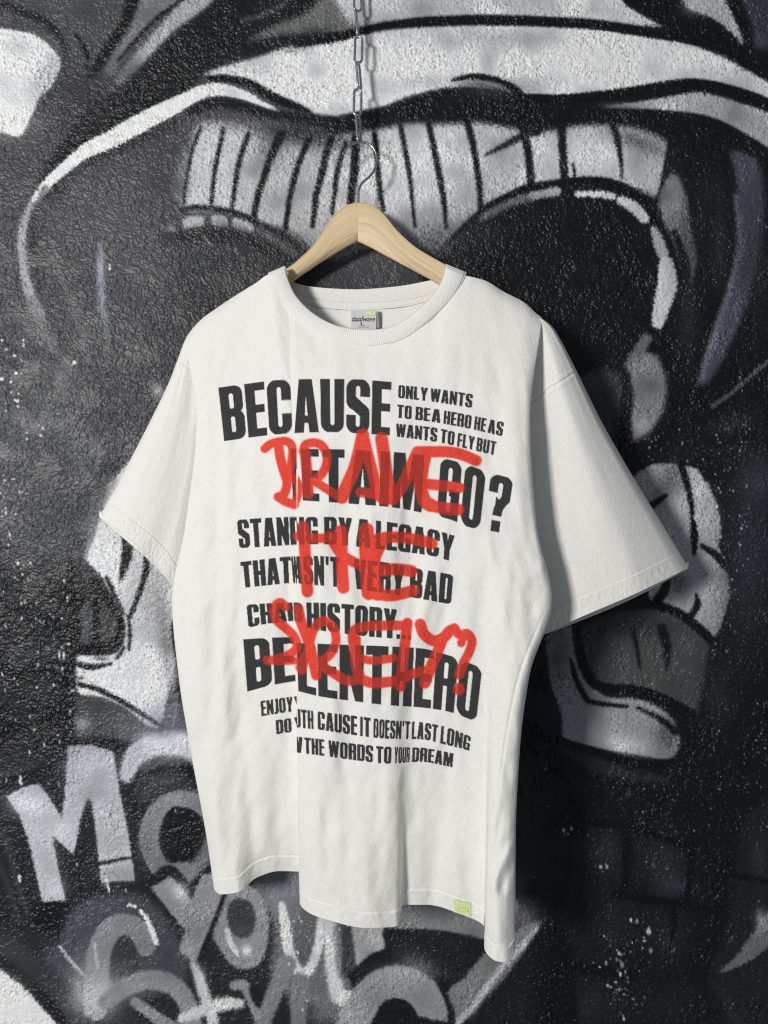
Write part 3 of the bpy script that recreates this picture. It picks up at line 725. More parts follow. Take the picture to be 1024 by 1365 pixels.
# ------------------------------------------------------------------ lettering printed on the shirt
Hh, U2 = 100, 2           # glyph units, samples per unit
def glyph(ch):
    """heavy condensed grotesque capital as a boolean bitmap"""
    Wd = dict(E=36, F=35, J=28, L=35, T=42, I=17, A=47, V=46, W=64, M=60, N=45, Y=46).get(ch, 44)
    if ch == '?': Wd = 42
    if ch in ".": Wd = 17
    if ch in "'": Wd = 18
    if ch == ')': Wd = 20
    n = Wd * U2
    y, x = np.mgrid[0:Hh * U2, 0:n].astype(np.float32)
    x = (x + .5) / U2; y = (y + .5) / U2
    def rr(a, b, c, d, r):
        qx = np.abs(x - (a + c) / 2) - (c - a) / 2 + r; qy = np.abs(y - (b + d) / 2) - (d - b) / 2 + r
        return np.hypot(np.maximum(qx, 0), np.maximum(qy, 0)) + np.minimum(np.maximum(qx, qy), 0) - r < 0
    def rc(a, b, c, d): return (x >= a) & (x < c) & (y >= b) & (y < d)
    def pg(*p):
        ins = np.zeros(x.shape, bool)
        for (ax, ay), (bx, by) in zip(p, p[1:] + p[:1]):
            if ay != by:
                ins ^= ((ay > y) != (by > y)) & (x < (bx - ax) * (y - ay) / (by - ay) + ax)
        return ins
    Z = np.zeros(x.shape, bool)
    if ch == 'B': return ((rr(0,0,43,52,15) | rr(0,46,44,100,15) | rc(0,0,20,100)) & ~rr(17,14,27,42,4) & ~rr(17,57,27,86,4))
    if ch == 'C': return rr(0,-1,44,101,19) & ~rr(17,13,27,87,5) & ~rc(27,38,45,62)
    if ch == 'D': return (rr(0,0,44,100,17) | rc(0,0,20,100)) & ~rr(17,14,27,86,4)
    if ch == 'E': return rc(0,0,17,100) | rc(0,0,36,15) | rc(0,41,34,56) | rc(0,85,36,100)
    if ch == 'F': return rc(0,0,17,100) | rc(0,0,35,15) | rc(0,43,33,58)
    if ch == 'G': return (rr(0,-1,44,101,19) & ~rr(17,13,27,87,5) & ~rc(27,36,45,49)) | rc(23,49,44,61) | rc(32,60,44,100)
    if ch == 'H': return rc(0,0,17,100) | rc(27,0,44,100) | rc(0,42,44,58)
    if ch == 'I': return rc(0,0,17,100)
    if ch == 'J': return rc(11,0,28,84) | (rr(-14,50,28,100,15) & ~rc(-20,0,11,85) & rc(0,50,28,100))
    if ch == 'L': return rc(0,0,17,100) | rc(0,85,35,100)
    if ch == 'M': return pg((0,0),(22,0),(30,55),(38,0),(60,0),(60,100),(45,100),(45,36),(36,100),(24,100),(15,36),(15,100),(0,100))
    if ch == 'N': return pg((0,0),(15,0),(30,50),(30,0),(45,0),(45,100),(31,100),(15,48),(15,100),(0,100))
    if ch == 'O': return rr(0,-1,44,101,20) & ~rr(17,13,27,87,5)
    if ch == 'P': return ((rr(0,0,44,60,16) | rc(0,0,20,60)) & ~rr(17,14,27,46,4)) | rc(0,0,17,100)
    if ch == 'R': return ((rr(0,0,44,56,15) | rc(0,0,20,56)) & ~rr(17,14,27,43,4)) | rc(0,0,17,100) | (rr(24,48,44,130,10) & rc(27,48,44,100))
    if ch == 'S':
        a = rr(0,-1,44,58,19) & ~rr(17,12,27,45,5) & ~rc(27,32,45,60)
        b = rr(0,44,44,101,19) & ~rr(17,58,27,88,5) & ~rc(-1,40,17,66)
        return a | b | pg((2,34),(17,32),(43,54),(44,66),(27,68),(4,50))
    if ch == 'T': return rc(0,0,42,16) | rc(12.5,0,29.5,100)
    if ch == 'U': return rr(0,-40,44,101,19) & ~rr(17,-40,27,87,5)
    if ch == 'V': return pg((0,0),(17,0),(23,66),(29,0),(46,0),(33,100),(13,100))
    if ch == 'W': return pg((0,0),(15,0),(20,60),(25,0),(39,0),(44,60),(49,0),(64,0),(53,100),(38,100),(32,46),(26,100),(11,100))
    if ch == 'Y': return pg((0,0),(17,0),(23,38),(29,0),(46,0),(31.5,60),(31.5,100),(14.5,100),(14.5,60))
    if ch == 'A': return pg((12,0),(35,0),(47,100),(30,100),(28,82),(19,82),(17,100),(0,100)) & ~pg((23.5,18),(27.2,68),(19.8,68))
    if ch == '?': return (rr(0,-1,42,56,19) & ~rr(16,13,26,42,5) & ~rc(-1,32,16,60)) & ~pg((42,56),(42,42),(27,60)) | pg((26,36),(40,42),(30,60),(29,72),(13,72),(14,58)) | rc(13,80,29,100)
    if ch == '.': return rc(2,84,15,100)
    if ch == "'": return pg((2,0),(16,0),(13,30),(5,30))
    if ch == ')': return rr(-26,0,18,100,18) & ~rr(-26,14,3,86,5)
    return Z

def word_bitmap(w, bold=0):
    gap = 4 + bold
    parts = []
    for i, ch in enumerate(w):
        if i: parts.append(np.zeros((Hh * U2, int(gap * U2)), bool))
        parts.append(glyph(ch))
    bm = np.hstack(parts)
    for _ in range(bold):                                # ink gain
        p = np.pad(bm, 1)
        bm = p[1:-1, 1:-1] | p[1:-1, :-2] | p[1:-1, 2:]
    return bm.astype(np.float32)

RX0, RY0, RX1, RY1, RS = 284, 490, 706, 1045, 3
RW, RH = (RX1 - RX0) * RS, (RY1 - RY0) * RS
INK = np.zeros((RH, RW), np.float32)
RED = np.zeros((RH, RW), np.float32)
RYg, RXg = np.mgrid[0:RH, 0:RW].astype(np.float32)
RXg = RX0 + (RXg + .5) / RS; RYg = RY0 + (RYg + .5) / RS

def type_word(w, xa, xb, tops, bases, clip=None):
    """set a word between xa..xb on curves: tops/bases are [(x, y), ...]"""
    hgt_ = abs(bases[0][1] - tops[0][1])
    bm = word_bitmap(w, bold=4 if hgt_ < 28 else (4 if hgt_ < 45 else 2))
    t = np.array(tops, float); b = np.array(bases, float)
    ylo = min(t[:, 1].min(), b[:, 1].min()) - 14; yhi = max(t[:, 1].max(), b[:, 1].max()) + 14
    i0 = max(0, int((ylo - RY0) * RS)); i1 = min(RH, int((yhi - RY0) * RS))
    j0 = max(0, int((xa - 12 - RX0) * RS)); j1 = min(RW, int((xb + 12 - RX0) * RS))
    X = RXg[i0:i1, j0:j1]; Y = RYg[i0:i1, j0:j1]
    def ev(k, xs):
        if len(k) == 2: return k[0, 1] + (k[1, 1] - k[0, 1]) * (xs - k[0, 0]) / (k[1, 0] - k[0, 0])
        return pchip(k[:, 0], k[:, 1], np.clip(xs, k[0, 0], k[-1, 0]).ravel()).reshape(xs.shape)
    v = (Y - ev(t, X)) / (ev(b, X) - ev(t, X))
    h = float(np.mean(b[:, 1]) - np.mean(t[:, 1]))
    lean = np.interp(X, [295, 360, 450, 560, 650, 680], [0.11, 0.06, 0.0, -0.05, -0.12, -0.16])
    Xl = X - lean * (v - 0.5) * h
    u = (Xl - xa) / (xb - xa)
    uu = u * bm.shape[1] - .5; vv = v * bm.shape[0] - .5
    ok = (u > -0.02) & (u < 1.02) & (v > -0.02) & (v < 1.02)
    pad = np.pad(bm, 2)
    uu = np.clip(uu + 2, 0, pad.shape[1] - 2.01); vv = np.clip(vv + 2, 0, pad.shape[0] - 2.01)
    a = uu.astype(int); c = vv.astype(int); fx = uu - a; fy = vv - c
    s = (pad[c, a] * (1 - fx) + pad[c, a + 1] * fx) * (1 - fy) + (pad[c + 1, a] * (1 - fx) + pad[c + 1, a + 1] * fx) * fy
    s = np.where(ok, s, 0)
    if clip: s = s * ((X > clip[0]) & (X < clip[1]))
    np.maximum(INK[i0:i1, j0:j1], s, out=INK[i0:i1, j0:j1])

FOLD = 395.8
def line(words, tops, bases):
    for w in words:
        type_word(w[0], w[1], w[2], tops, bases, w[3] if len(w) > 3 else None)
line([("BECAUSE", 295, 521)], [(292,516.5),(333,511),(372,506.5),(430,505),(473,505.5),(521,509)], [(300,588),(343,582),(391,577.5),(438,576),(473,577.5),(520,580.5)])
line([("ONLY", 531, 570), ("WANTS", 574, 630)], [(531,513),(580,518),(630,525.5)], [(531,530.5),(580,536),(630,544)])
line([("TO", 529.5, 549), ("BE", 554, 573.5), ("A", 576, 587.5), ("HERO", 591.5, 628.5), ("HE", 632.5, 648), ("AS", 651, 671)], [(530,539),(580,545),(630,554),(671,562.5)], [(530,557),(580,563),(630,572.5),(671,582)])
line([("WANTS", 528, 583), ("TO", 587.5, 606), ("FLY", 610, 632.5), ("BUT", 635.5, 661)], [(528,564.5),(580,570),(620,579),(661,588.5)], [(528,582),(580,589),(620,597.5),(661,607.5)])
L2t = [(391,598),(460,599),(505,601),(565,606.5),(600,613),(625,620),(650,629),(680,637)]; L2b = [(391,666.5),(440,669.5),(480,672.5),(520,676),(565,684),(600,692.5),(628,703.5),(655,708),(680,713)]
line([("I", 389, 396.2), ("E", 402.5, 425.5), ("T", 430, 459.5), ("A", 465, 502), ("I", 506.5, 519), ("M", 524, 564), ("G", 585, 613), ("O", 617, 644), ("?", 650, 679)], L2t, L2b)
line([("STAND", 317.5, 402, (0, FOLD)), ("NG", 389, 424, (FOLD, 900)), ("BY", 432, 469), ("A", 475, 494), ("LEGACY", 501, 604.5)], [(317,693),(350,690.5),(390,689),(440,689),(485,692),(540,699),(575,705),(604,713.5)], [(317,731),(350,729),(390,726.5),(424,725.5),(460,727),(500,731.5),(540,736),(575,741),(604,749)])
line([("THAT", 322, 388.5), ("W", 389, 398, (0, FOLD)), ("ASN'T", 390, 452.5, (FOLD, 900)), ("VERY", 472, 539), ("BAD", 546.5, 603)], [(322,749),(355,745),(390,741.5),(420,741),(470,744.5),(510,749),(550,756.5),(603,766)], [(322,784),(355,780.5),(390,777.5),(420,780),(470,784.5),(510,790.5),(550,796.5),(603,806)])
line([("CHAIN", 330, 408, (0, FOLD)), (")", 395.5, 403.5, (FOLD, 900)), ("HISTORY", 409, 528.5), ("...", 529, 549)], [(330,806),(360,804),(400,803),(450,804.5),(500,809),(549,815)], [(330,837),(360,831),(395,828),(410,837),(450,843.5),(490,848.5),(549,853)])
line([("BE", 327, 393)], [(327,852),(360,850),(393,849)], [(330,922),(360,914),(393,908)])
line([("LENT", 396.6, 517, (FOLD, 900)), ("HERO", 522, 639)], [(396,857),(450,859),(517,861.5),(560,864),(600,874),(639,889)], [(396,921),(430,929),(470,934.5),(517,940),(560,943),(595,948),(639,964)])
line([("ENJOY", 348, 390.5), ("Y", 392.5, 404, (0, FOLD))], [(348,934.5),(370,931),(394,928)], [(348,955),(370,951.5),(394,948)])
line([("UTH", 393, 418, (FOLD, 900)), ("CAUSE", 423.5, 476), ("IT", 480, 494), ("DOESN'T", 498, 546.5), ("LAST", 549, 583.5), ("LONG", 587.5, 627)], [(394,944.5),(430,949),(480,955),(520,960),(560,962.5),(595,969),(627,981.5)], [(394,969.5),(430,973.5),(480,981),(520,985),(560,985.5),(595,993),(627,1001)])
line([("DO", 368, 388.7), ("Y", 392.5, 404, (0, FOLD))], [(368,960),(394,956)], [(368,979),(394,975)])
line([("W", 386, 403.5, (FOLD, 900)), ("THE", 406, 432.6), ("WORDS", 438, 497.5), ("TO", 501.5, 522), ("YOUR", 526, 546.5), ("DREAM", 549.5, 604)], [(394,981.5),(430,985.5),(470,991),(520,995.5),(560,996.5),(604,1004)], [(394,1003),(430,1007.5),(470,1013),(520,1018),(560,1015.5),(604,1023)])

def red(pts, w=10.5, soft=1.7):
    p = [tuple(q) + ((w,) if len(q) == 2 else ()) for q in pts]
    p = crom(p, n=6)
    m = 12
    i0 = max(0, int((p[:, 1].min() - m - RY0) * RS)); i1 = min(RH, int((p[:, 1].max() + m - RY0) * RS))
    j0 = max(0, int((p[:, 0].min() - m - RX0) * RS)); j1 = min(RW, int((p[:, 0].max() + m - RX0) * RS))
    X = RXg[i0:i1, j0:j1]; Y = RYg[i0:i1, j0:j1]
    D = np.full(X.shape, 1e9, np.float32)
    for A, B in zip(p[:-1], p[1:]):
        np.minimum(D, seg_dist(X, Y, A, B, A[2] / 2 + 1.3, B[2] / 2 + 1.3), out=D)
    c = np.clip(0.62 - D / (2 * soft), 0, 1)
    c = c * c * (3 - 2 * c)
    np.maximum(RED[i0:i1, j0:j1], c, out=RED[i0:i1, j0:j1])
def q(sx, sy, ox, oy, *pts): return [(ox + p[0] / sx, oy + p[1] / sy) + tuple(p[2:]) for p in pts]
k1 = 5.689                                  # crop at 340,570
a1 = lambda *p: q(k1, k1, 340, 570, *p)
red(a1((75,160),(120,125),(190,105),(240,105),(275,130),(285,180),(278,250),(262,320),(240,360)), 8.6)
red(a1((180,150),(195,240),(220,330),(245,400)), 10); red(a1((245,370),(240,450),(215,510),(180,525)), 9.6)
red(a1((250,365),(300,385),(330,440),(325,510),(300,580)), 8.2); red(a1((175,525),(230,560),(300,585)), 9)
red(a1((365,180),(385,130),(445,115),(505,135),(545,210),(535,300),(490,370),(440,400)), 9)
red(a1((380,180),(390,290),(400,400),(405,500)), 11.5); red(a1((440,400),(520,450),(600,500),(660,530)), 8.6)
red(a1((660,530),(700,430),(750,320),(790,180),(818,55)), 14); red(a1((820,55),(850,180),(890,330),(930,480),(970,540)), 12); red(a1((800,490),(880,500),(970,520)), 10)
k2 = 5.12                                   # crop at 500,570
a2 = lambda *p: q(k2, k2, 500, 570, *p)
red(a2((45,75),(60,180),(75,300),(95,400),(120,480)), 14); red(a2((0,440),(60,490),(130,480)), 11); red(a2((120,490),(190,390),(240,280),(290,170)), 13)
red(a2((290,165),(380,165),(480,165),(580,180),(690,225)), 12); red(a2((340,190),(320,290),(310,400),(340,500),(380,530)), 15); red(a2((350,385),(450,395),(575,410)), 11.5); red(a2((370,530),(470,550),(570,560)), 13)
k3 = 2.438
a3 = lambda *p: q(k3, k3, 280, 680, *p)
red(a3((285,85),(345,92),(400,88),(430,80)), 9.5); red(a3((303,55),(308,120),(312,200),(317,265)), 12.5)
red(a3((425,68),(428,130),(430,200),(434,252)), 13); red(a3((508,65),(510,140),(513,220),(517,268)), 17); red(a3((390,85),(425,140),(470,170),(520,185)), 11)
red(a3((520,100),(580,88),(650,92),(722,108)), 12); red(a3((555,100),(530,160),(530,230),(545,270)), 17); red(a3((540,198),(600,192),(655,198)), 13); red(a3((530,270),(590,278),(660,262)), 12.5)
k4 = 3.2                                    # crop at 340,790
a4 = lambda *p: q(k4, k4, 340, 790, *p)
red(a4((130,60),(105,42),(80,70),(90,115),(130,150),(165,185),(180,230),(150,262),(90,285),(55,290)), 9.2); red(a4((50,285),(110,292),(175,290)), 7.5)
red(a4((185,70),(195,120),(210,160),(235,230),(250,300),(262,352)), 11); red(a4((200,330),(225,250),(250,160),(290,120),(335,150),(345,210),(320,265),(270,300)), 9)
red(a4((265,300),(330,340),(390,375),(440,370)), 10); red(a4((210,270),(190,320)), 8)
red(a4((640,140),(560,140),(470,145),(420,165),(420,220),(432,270)), 10); red(a4((425,270),(500,290),(590,280)), 8); red(a4((430,200),(430,300),(445,350)), 11); red(a4((440,362),(500,385),(600,378)), 11)
red(a4((650,130),(640,220),(630,300),(622,400)), 11); red(a4((610,375),(680,345),(735,330)), 10)
red(a4((705,135),(720,175),(760,205),(800,195),(830,165),(850,155)), 12); red(a4((850,155),(875,180),(905,175),(925,205),(915,250),(890,300),(870,350)), 9.5); red(a4((880,215),(895,175)), 8)
red(a4((800,195),(780,250),(750,320),(725,385)), 12); red(a4((868,408),(870,414)), 12, 1.4)

rng = np.random.default_rng(5)
mist = np.clip(RED, 0, 1)
spk = fnoise(RH, RW, 1.6, 5, 11)
mist = np.clip(mist * (1 + 0.10 * spk), 0, 1)
over = np.clip(0.62 + 0.24 * spk, 0.15, 0.95)      # red sits thinner over the black ink
wh = np.array(WHITE, np.float32)
black = np.array([0.022, 0.022, 0.024], np.float32)
rcol = np.array([0.76, 0.036, 0.012], np.float32)
ink = np.clip(INK * (1 - 0.03 * np.abs(spk)), 0, 1)[..., None]
base = wh * (1 - ink) + black * ink
alpha = (mist * (1 - INK) + mist ** 1.5 * over * 0.86 * INK)[..., None]
PRINT = (base * (1 - alpha) + rcol * alpha).astype(np.float32)
del RXg, RYg, base, alpha, ink, spk, mist, over

def print_at(px, py):
    u = np.clip((px - RX0) * RS - .5, 0, RW - 1.01); v = np.clip((py - RY0) * RS - .5, 0, RH - 1.01)
    a = u.astype(int); b = v.astype(int); fx = (u - a)[..., None].astype(np.float32); fy = (v - b)[..., None].astype(np.float32)
    r = (PRINT[b, a] * (1 - fx) + PRINT[b, a + 1] * fx) * (1 - fy) + (PRINT[b + 1, a] * (1 - fx) + PRINT[b + 1, a + 1] * fx) * fy
    out = (px < RX0) | (px > RX1 - 1) | (py < RY0) | (py > RY1 - 1)
    r[out] = wh
    return r

# ------------------------------------------------------------------ the shirt
shirt_root = empty("t_shirt", unp(486, 366, 1.235), "oversized white t-shirt with black slogan print and red spray lettering on the hanger", "t-shirt")

FR = [None, 560, 600, 640, 700, 800, 900, 1000, 1120, None]   # the pleat's own rows
_hc = np.polyfit([255, 477, 728], [1.2870, 1.2680, 1.1960], 2)
def hd(px): return np.polyval(_hc, np.asarray(px, float))      # contoured hanger: front face depth along its arms
def backd(px): return np.minimum(hd(px) + 0.031, WALL - 0.011)
ROWS = [None, 560, 700, 800, 900, 1000, 1120, None]
# column: (ytop, yhem, px per row, depth per row)
COLS = [
 (462,1176, [255,270,255,240,247,262,284,292], [1.300,1.297,1.292,1.288,1.284,1.280,1.274,1.268]),
 (454,1183, [247,262,247,229.5,238,254,276,285], [1.288,1.279,1.272,1.267,1.262,1.257,1.251,1.245]),
 (430,1192, [264,274,262,247,252,266,284,294], [1.279,1.266,1.258,1.252,1.247,1.242,1.236,1.231]),
 (410,1190, [290,300,288,278,282,292,307,315], [1.273,1.256,1.246,1.240,1.235,1.231,1.226,1.223]),
 (378,1169, [340,345,335,330,330,332,338,344], [1.262,1.237,1.227,1.224,1.224,1.228,1.238,1.248]),
 (366,1161, [361,374,372,370,370,370,371,373], [1.254,1.224,1.214,1.212,1.216,1.224,1.240,1.252]),
 (412,1162, [386,391,394,395.2,395.6,396.2,396.5,397.2,398.3,399.8], [1.2464,1.2176,1.2128,1.2095,1.207,1.206,1.210,1.222,1.242,1.255], FR),
 (414,1180, [389,394,396.0,397.2,398.5,400,401,402,403.5,405], [1.2455,1.2164,1.2116,1.2068,1.202,1.198,1.198,1.205,1.220,1.232], FR),
 (416,1203, [392,397,397.6,396.9,396.0,395.9,395.9,396.6,397.8,399.6], [1.2446,1.2153,1.2098,1.2032,1.197,1.190,1.186,1.185,1.190,1.198], FR),
 (425,1214, [405,405,404,404,404,405,406,408], [1.2407,1.2123,1.191,1.181,1.177,1.174,1.176,1.182]),
 (444,1227, [440,440,440,440,440,440,440,440], [1.230,1.199,1.181,1.172,1.165,1.160,1.158,1.161]),
 (454,1237, [490,490,490,490,490,490,490,490], [1.220,1.188,1.170,1.163,1.157,1.152,1.148,1.149]),
 (448,1234, [528,528,528,528,528,528,529,530], [1.213,1.180,1.164,1.158,1.154,1.151,1.151,1.155]),
 (443,1206, [540,540,540,540,540,540,539,537.5], [1.211,1.178,1.163,1.158,1.156,1.157,1.168,1.182]),
 (417,1206, [575,575,575,575,575,575,573,570], [1.205,1.172,1.158,1.155,1.154,1.157,1.170,1.182]),
 (368,1217, [617,610,610,610,610,610,610,610], [1.203,1.166,1.151,1.147,1.146,1.149,1.159,1.168]),
 (373,1237, [644,645,646,647,647,648,648,646], [1.200,1.159,1.143,1.137,1.136,1.137,1.144,1.152]),
 (389,1262, [672,669,672,672,664,656,650,645.5], [1.196,1.153,1.136,1.129,1.124,1.119,1.113,1.108]),
 (404,1281, [700,690,699,705,687,674,665,662], [1.191,1.149,1.129,1.122,1.114,1.106,1.096,1.087]),
 (417,1283, [714,702,712,729,700,687,680,676], [1.189,1.152,1.132,1.126,1.116,1.108,1.098,1.089]),
 (425,1266, [723,707,715.5,736,706,693,687.5,687], [1.189,1.160,1.142,1.138,1.128,1.120,1.112,1.104]),
 (432,1256, [721,703,709,730,699,688,683,683], [1.200,1.182,1.170,1.166,1.158,1.152,1.146,1.138]),
]
NT = 1030
tt = np.linspace(0, 1, NT)
cols3 = []
for yt, yh, pxs, ds, *rw in COLS:
    ys = np.array([yt] + (rw[0] if rw else ROWS)[1:-1] + [yh], float)
    yy = yt + (yh - yt) * tt
    cols3.append(np.stack([pchip(ys, np.array(pxs, float), yy), yy, pchip(ys, np.array(ds, float), yy)], -1))
cols3 = np.stack(cols3)                                   # ncol, NT, 3
step = np.array([max(3.0, np.max(np.hypot(cols3[i+1, :, 0] - cols3[i, :, 0], (cols3[i+1, :, 2] - cols3[i, :, 2]) * 700))) for i in range(len(COLS) - 1)])
knots = np.concatenate([[0], np.cumsum(step)])
ss = np.arange(0, knots[-1], 0.85)
G3 = pchip(knots, cols3, ss)                              # ns, NT, 3
G3 = np.transpose(G3, (1, 0, 2))
# soften the joins of the depth profile across the cloth
def smooth_axis(a, sig, axis):
    r = int(sig * 3); k = np.exp(-0.5 * (np.arange(-r, r + 1) / sig) ** 2); k /= k.sum()
    pad = [(0, 0)] * a.ndim; pad[axis] = (r, r)
    b = np.pad(a, pad, mode='edge'); out = np.zeros_like(a)
    for i, w in enumerate(k):
        sl = [slice(None)] * a.ndim; sl[axis] = slice(i, i + a.shape[axis]); out += w * b[tuple(sl)]
    return out
G3[..., 2] = smooth_axis(G3[..., 2], 7, 1)
bx_, by_, bd_ = G3[..., 0].copy(), G3[..., 1].copy(), G3[..., 2].copy()
hemy = by_[-1][None, :]
# cloth relief -------------------------------------------------
ns, = ss.shape
fall = np.clip((by_ - 420) / 260, 0, 1)
def pfield(lo, hi, seed, sy):
    """noise laid out by width across the cloth, so that tucked-in folds stay smooth"""
    A = fnoise(NT, 640, lo, hi, seed, 1.0, sy)
    k = np.clip(bx_ - 160, 0, 638); j = k.astype(int); f = k - j
    r_ = np.arange(NT)[:, None]
    return A[r_, j] * (1 - f) + A[r_, j + 1] * f
wv = pfield(60, 220, 21, 0.20)                # long soft vertical drags
ws = pfield(30, 95, 22, 0.40)
wt = pfield(9, 28, 23, 0.6)
bd_ += (0.0014 * wv * (0.2 + fall) + 0.00036 * ws * (0.5 + fall) + 0.00004 * wt)
bd_ += 0.0012 * pfield(140, 430, 24, 0.5) * fall
def ridge(pts, amp, w):
    """pressed crease along an image-plane path: negative amp is a groove"""
    global bd_
    p = crom(pts, n=5)
    m = w * 3.2
    sel = (bx_ > p[:, 0].min() - m) & (bx_ < p[:, 0].max() + m) & (by_ > p[:, 1].min() - m) & (by_ < p[:, 1].max() + m)
    X, Y = bx_[sel], by_[sel]
    D = np.full(X.shape, 1e9)
    L = np.concatenate([[0], np.cumsum(np.hypot(*np.diff(p[:, :2], axis=0).T))]); T = np.zeros(X.shape)
    for i, (A, B) in enumerate(zip(p[:-1], p[1:])):
        d = seg_dist(X, Y, A, B)
        n = d < D; D[n] = d[n]
        al_ = np.clip(((X - A[0]) * (B[0] - A[0]) + (Y - A[1]) * (B[1] - A[1])) / (np.hypot(*(B - A)[:2]) ** 2 + 1e-9), 0, 1)
        T[n] = ((L[i] + al_ * (L[i + 1] - L[i])) / L[-1])[n]
    fade = np.clip(np.minimum(T, 1 - T) * 5, 0, 1)
    bd_[sel] -= amp * np.exp(-(D / w) ** 2) * fade
ridge([(300,470),(305,560),(302,680),(296,800),(300,930),(316,1090)], 0.0022, 9)
ridge([(322,700),(318,820),(322,960),(334,1110),(338,1165)], -0.0020, 9)
ridge([(262,800),(268,900),(280,1020),(296,1150)], 0.0018, 8)
ridge([(345,980),(350,1060),(352,1150)], 0.0024, 10)
ridge([(318,560),(335,700),(345,800)], -0.0013, 12)
ridge([(384,640),(385,780),(384,920),(386,1100)], -0.0016, 6)
ridge([(460,1000),(462,1100),(465,1220)], -0.0022, 12)
ridge([(505,940),(512,1060),(515,1225)], 0.0022, 12)
ridge([(425,980),(424,1090),(428,1215)], 0.0018, 9)
ridge([(560,640),(556,760),(552,900),(549,1040),(546,1150)], -0.0020, 11)
ridge([(600,880),(604,1000),(606,1180)], 0.0016, 14)
ridge([(655,560),(668,720),(668,860),(655,1000),(650,1120)], 0.0012, 12)
ridge([(733,800),(714,842),(692,900),(676,975),(664,1060)], -0.0011, 2.2)     # side seam
ridge([(733,800),(716,850),(698,905),(684,980)], 0.0016, 7)
ridge([(728,770),(716,800),(700,830)], -0.0016, 7); ridge([(730,745),(712,765),(690,790)], 0.0013, 8)
ridge([(686,1118),(674,1142),(660,1172),(655,1200)], 0.0040, 6); ridge([(687,1142),(677,1165),(668,1195)], -0.0030, 6)
ridge([(672,1060),(662,1120),(656,1190),(652,1240)], -0.0024, 5)
ridge([(250,470),(262,500),(272,560)], 0.0012, 8); ridge([(712,470),(704,500),(700,560)], 0.0016, 9)
ridge([(232,785),(250,805),(270,840)], 0.0012, 7)
# shoulder rolls back over the hanger
topy = by_[0][None, :]
sh = np.clip((352 - bx_) / 40, 0, 1) + np.clip((bx_ - 628) / 40, 0, 1)
bd_ += sh * 0.012 * np.exp(-((by_ - topy) / 7.0))
# hem: doubled band, twin-needle stitch
e = hemy - by_
bd_ -= 0.0008 / (1 + np.exp((e - 21.5) / 0.7))
stc = 0.5 + 0.5 * np.sin(ss[None, :] * 2 * math.pi / 3.4)
bd_ += 0.0009 * np.exp(-((e - 21) / 1.4) ** 2) - 0.0006 * stc * np.exp(-((e - 18.6) / 0.9) ** 2)
bd_ += 0.0002 * pfield(14, 44, 31, 0.6) * np.exp(-((e - 14) / 16) ** 2)
colr = print_at(bx_, by_)
# no print inside the hidden turn of the pleat
hid = (ss > knots[6] + 0.5) & (ss < knots[8] - 0.4)
colr[hid[None, :] & (by_ > 625)] = wh
# raised stitching thread is a little brighter
th = np.clip(np.exp(-((e - 18.6) / 1.2) ** 2) * (0.4 + 0.6 * stc), 0, 1)[..., None]
colr = colr * (1 - 0.6 * th) + np.array([0.86, 0.85, 0.80]) * 0.6 * th
# hem lip turned inward
lip = []
for k, (dy, dd) in enumerate([(1.2, 0.0010), (0.4, 0.0024), (-6, 0.0032), (-20, 0.0036)]):
    lip.append((bx_[-1], by_[-1] + dy - 0.8, bd_[-1] + dd))
bx2 = np.vstack([bx_] + [l[0][None] for l in lip]); by2 = np.vstack([by_] + [l[1][None] for l in lip]); bd2 = np.vstack([bd_] + [l[2][None] for l in lip])
col2 = np.concatenate([colr, np.broadcast_to(wh, (len(lip),) + colr.shape[1:])], 0)
BD_LOOK = (bx_, by_, bd_)
grid_mesh("front_panel", unp(bx2, by2, bd2), m_print, shirt_root, col2.astype(np.float32))

# back panel ---------------------------------------------------
nr, ncx = 420, 200
v = np.linspace(0, 1, nr)[:, None]; u = np.linspace(0, 1, ncx)[None]
lft = pchip([0, .14, .34, .48, .62, .76, .92, 1], np.array([250,262,250,234,242,258,280,288.]), v[:, 0])[:, None]
rgt = pchip([0, .14, .34, .48, .62, .76, .92, 1], np.array([716,703,710,728,700,688,684,682.]), v[:, 0])[:, None]
bpx = lft + (rgt - lft) * u
ytop = np.interp(bpx[0], [250, 290, 340, 366, 390, 420, 480, 540, 580, 612, 645, 672, 700, 716], [454, 412, 382, 372, 392, 404, 408, 404, 394, 372, 378, 393, 408, 420])
yb_ = 1132 + (1204 - 1132) * u[0]
bpy_ = ytop[None] + (yb_ - ytop)[None] * v
bdd = (1.305 - 0.104 * u) * (1 - v) + (1.303 - 0.118 * u) * v + 0.010 * np.sin(math.pi * u) * np.minimum(1, v * 4) * (1 - v) - 0.006 * np.sin(math.pi * u) * (1 - np.minimum(1, v * 6))
kk = np.clip(1 - v * 3.0, 0, 1) ** 1.2
bdd = bdd * (1 - kk) + (backd(bpx) + 0.002) * kk
bdd = np.minimum(bdd, WALL - 0.008) + 0.001 * fnoise(nr, ncx, 30, 90, 41, 1, .3)
grid_mesh("back_panel", unp(bpx, bpy_, bdd), m_cloth, shirt_root)

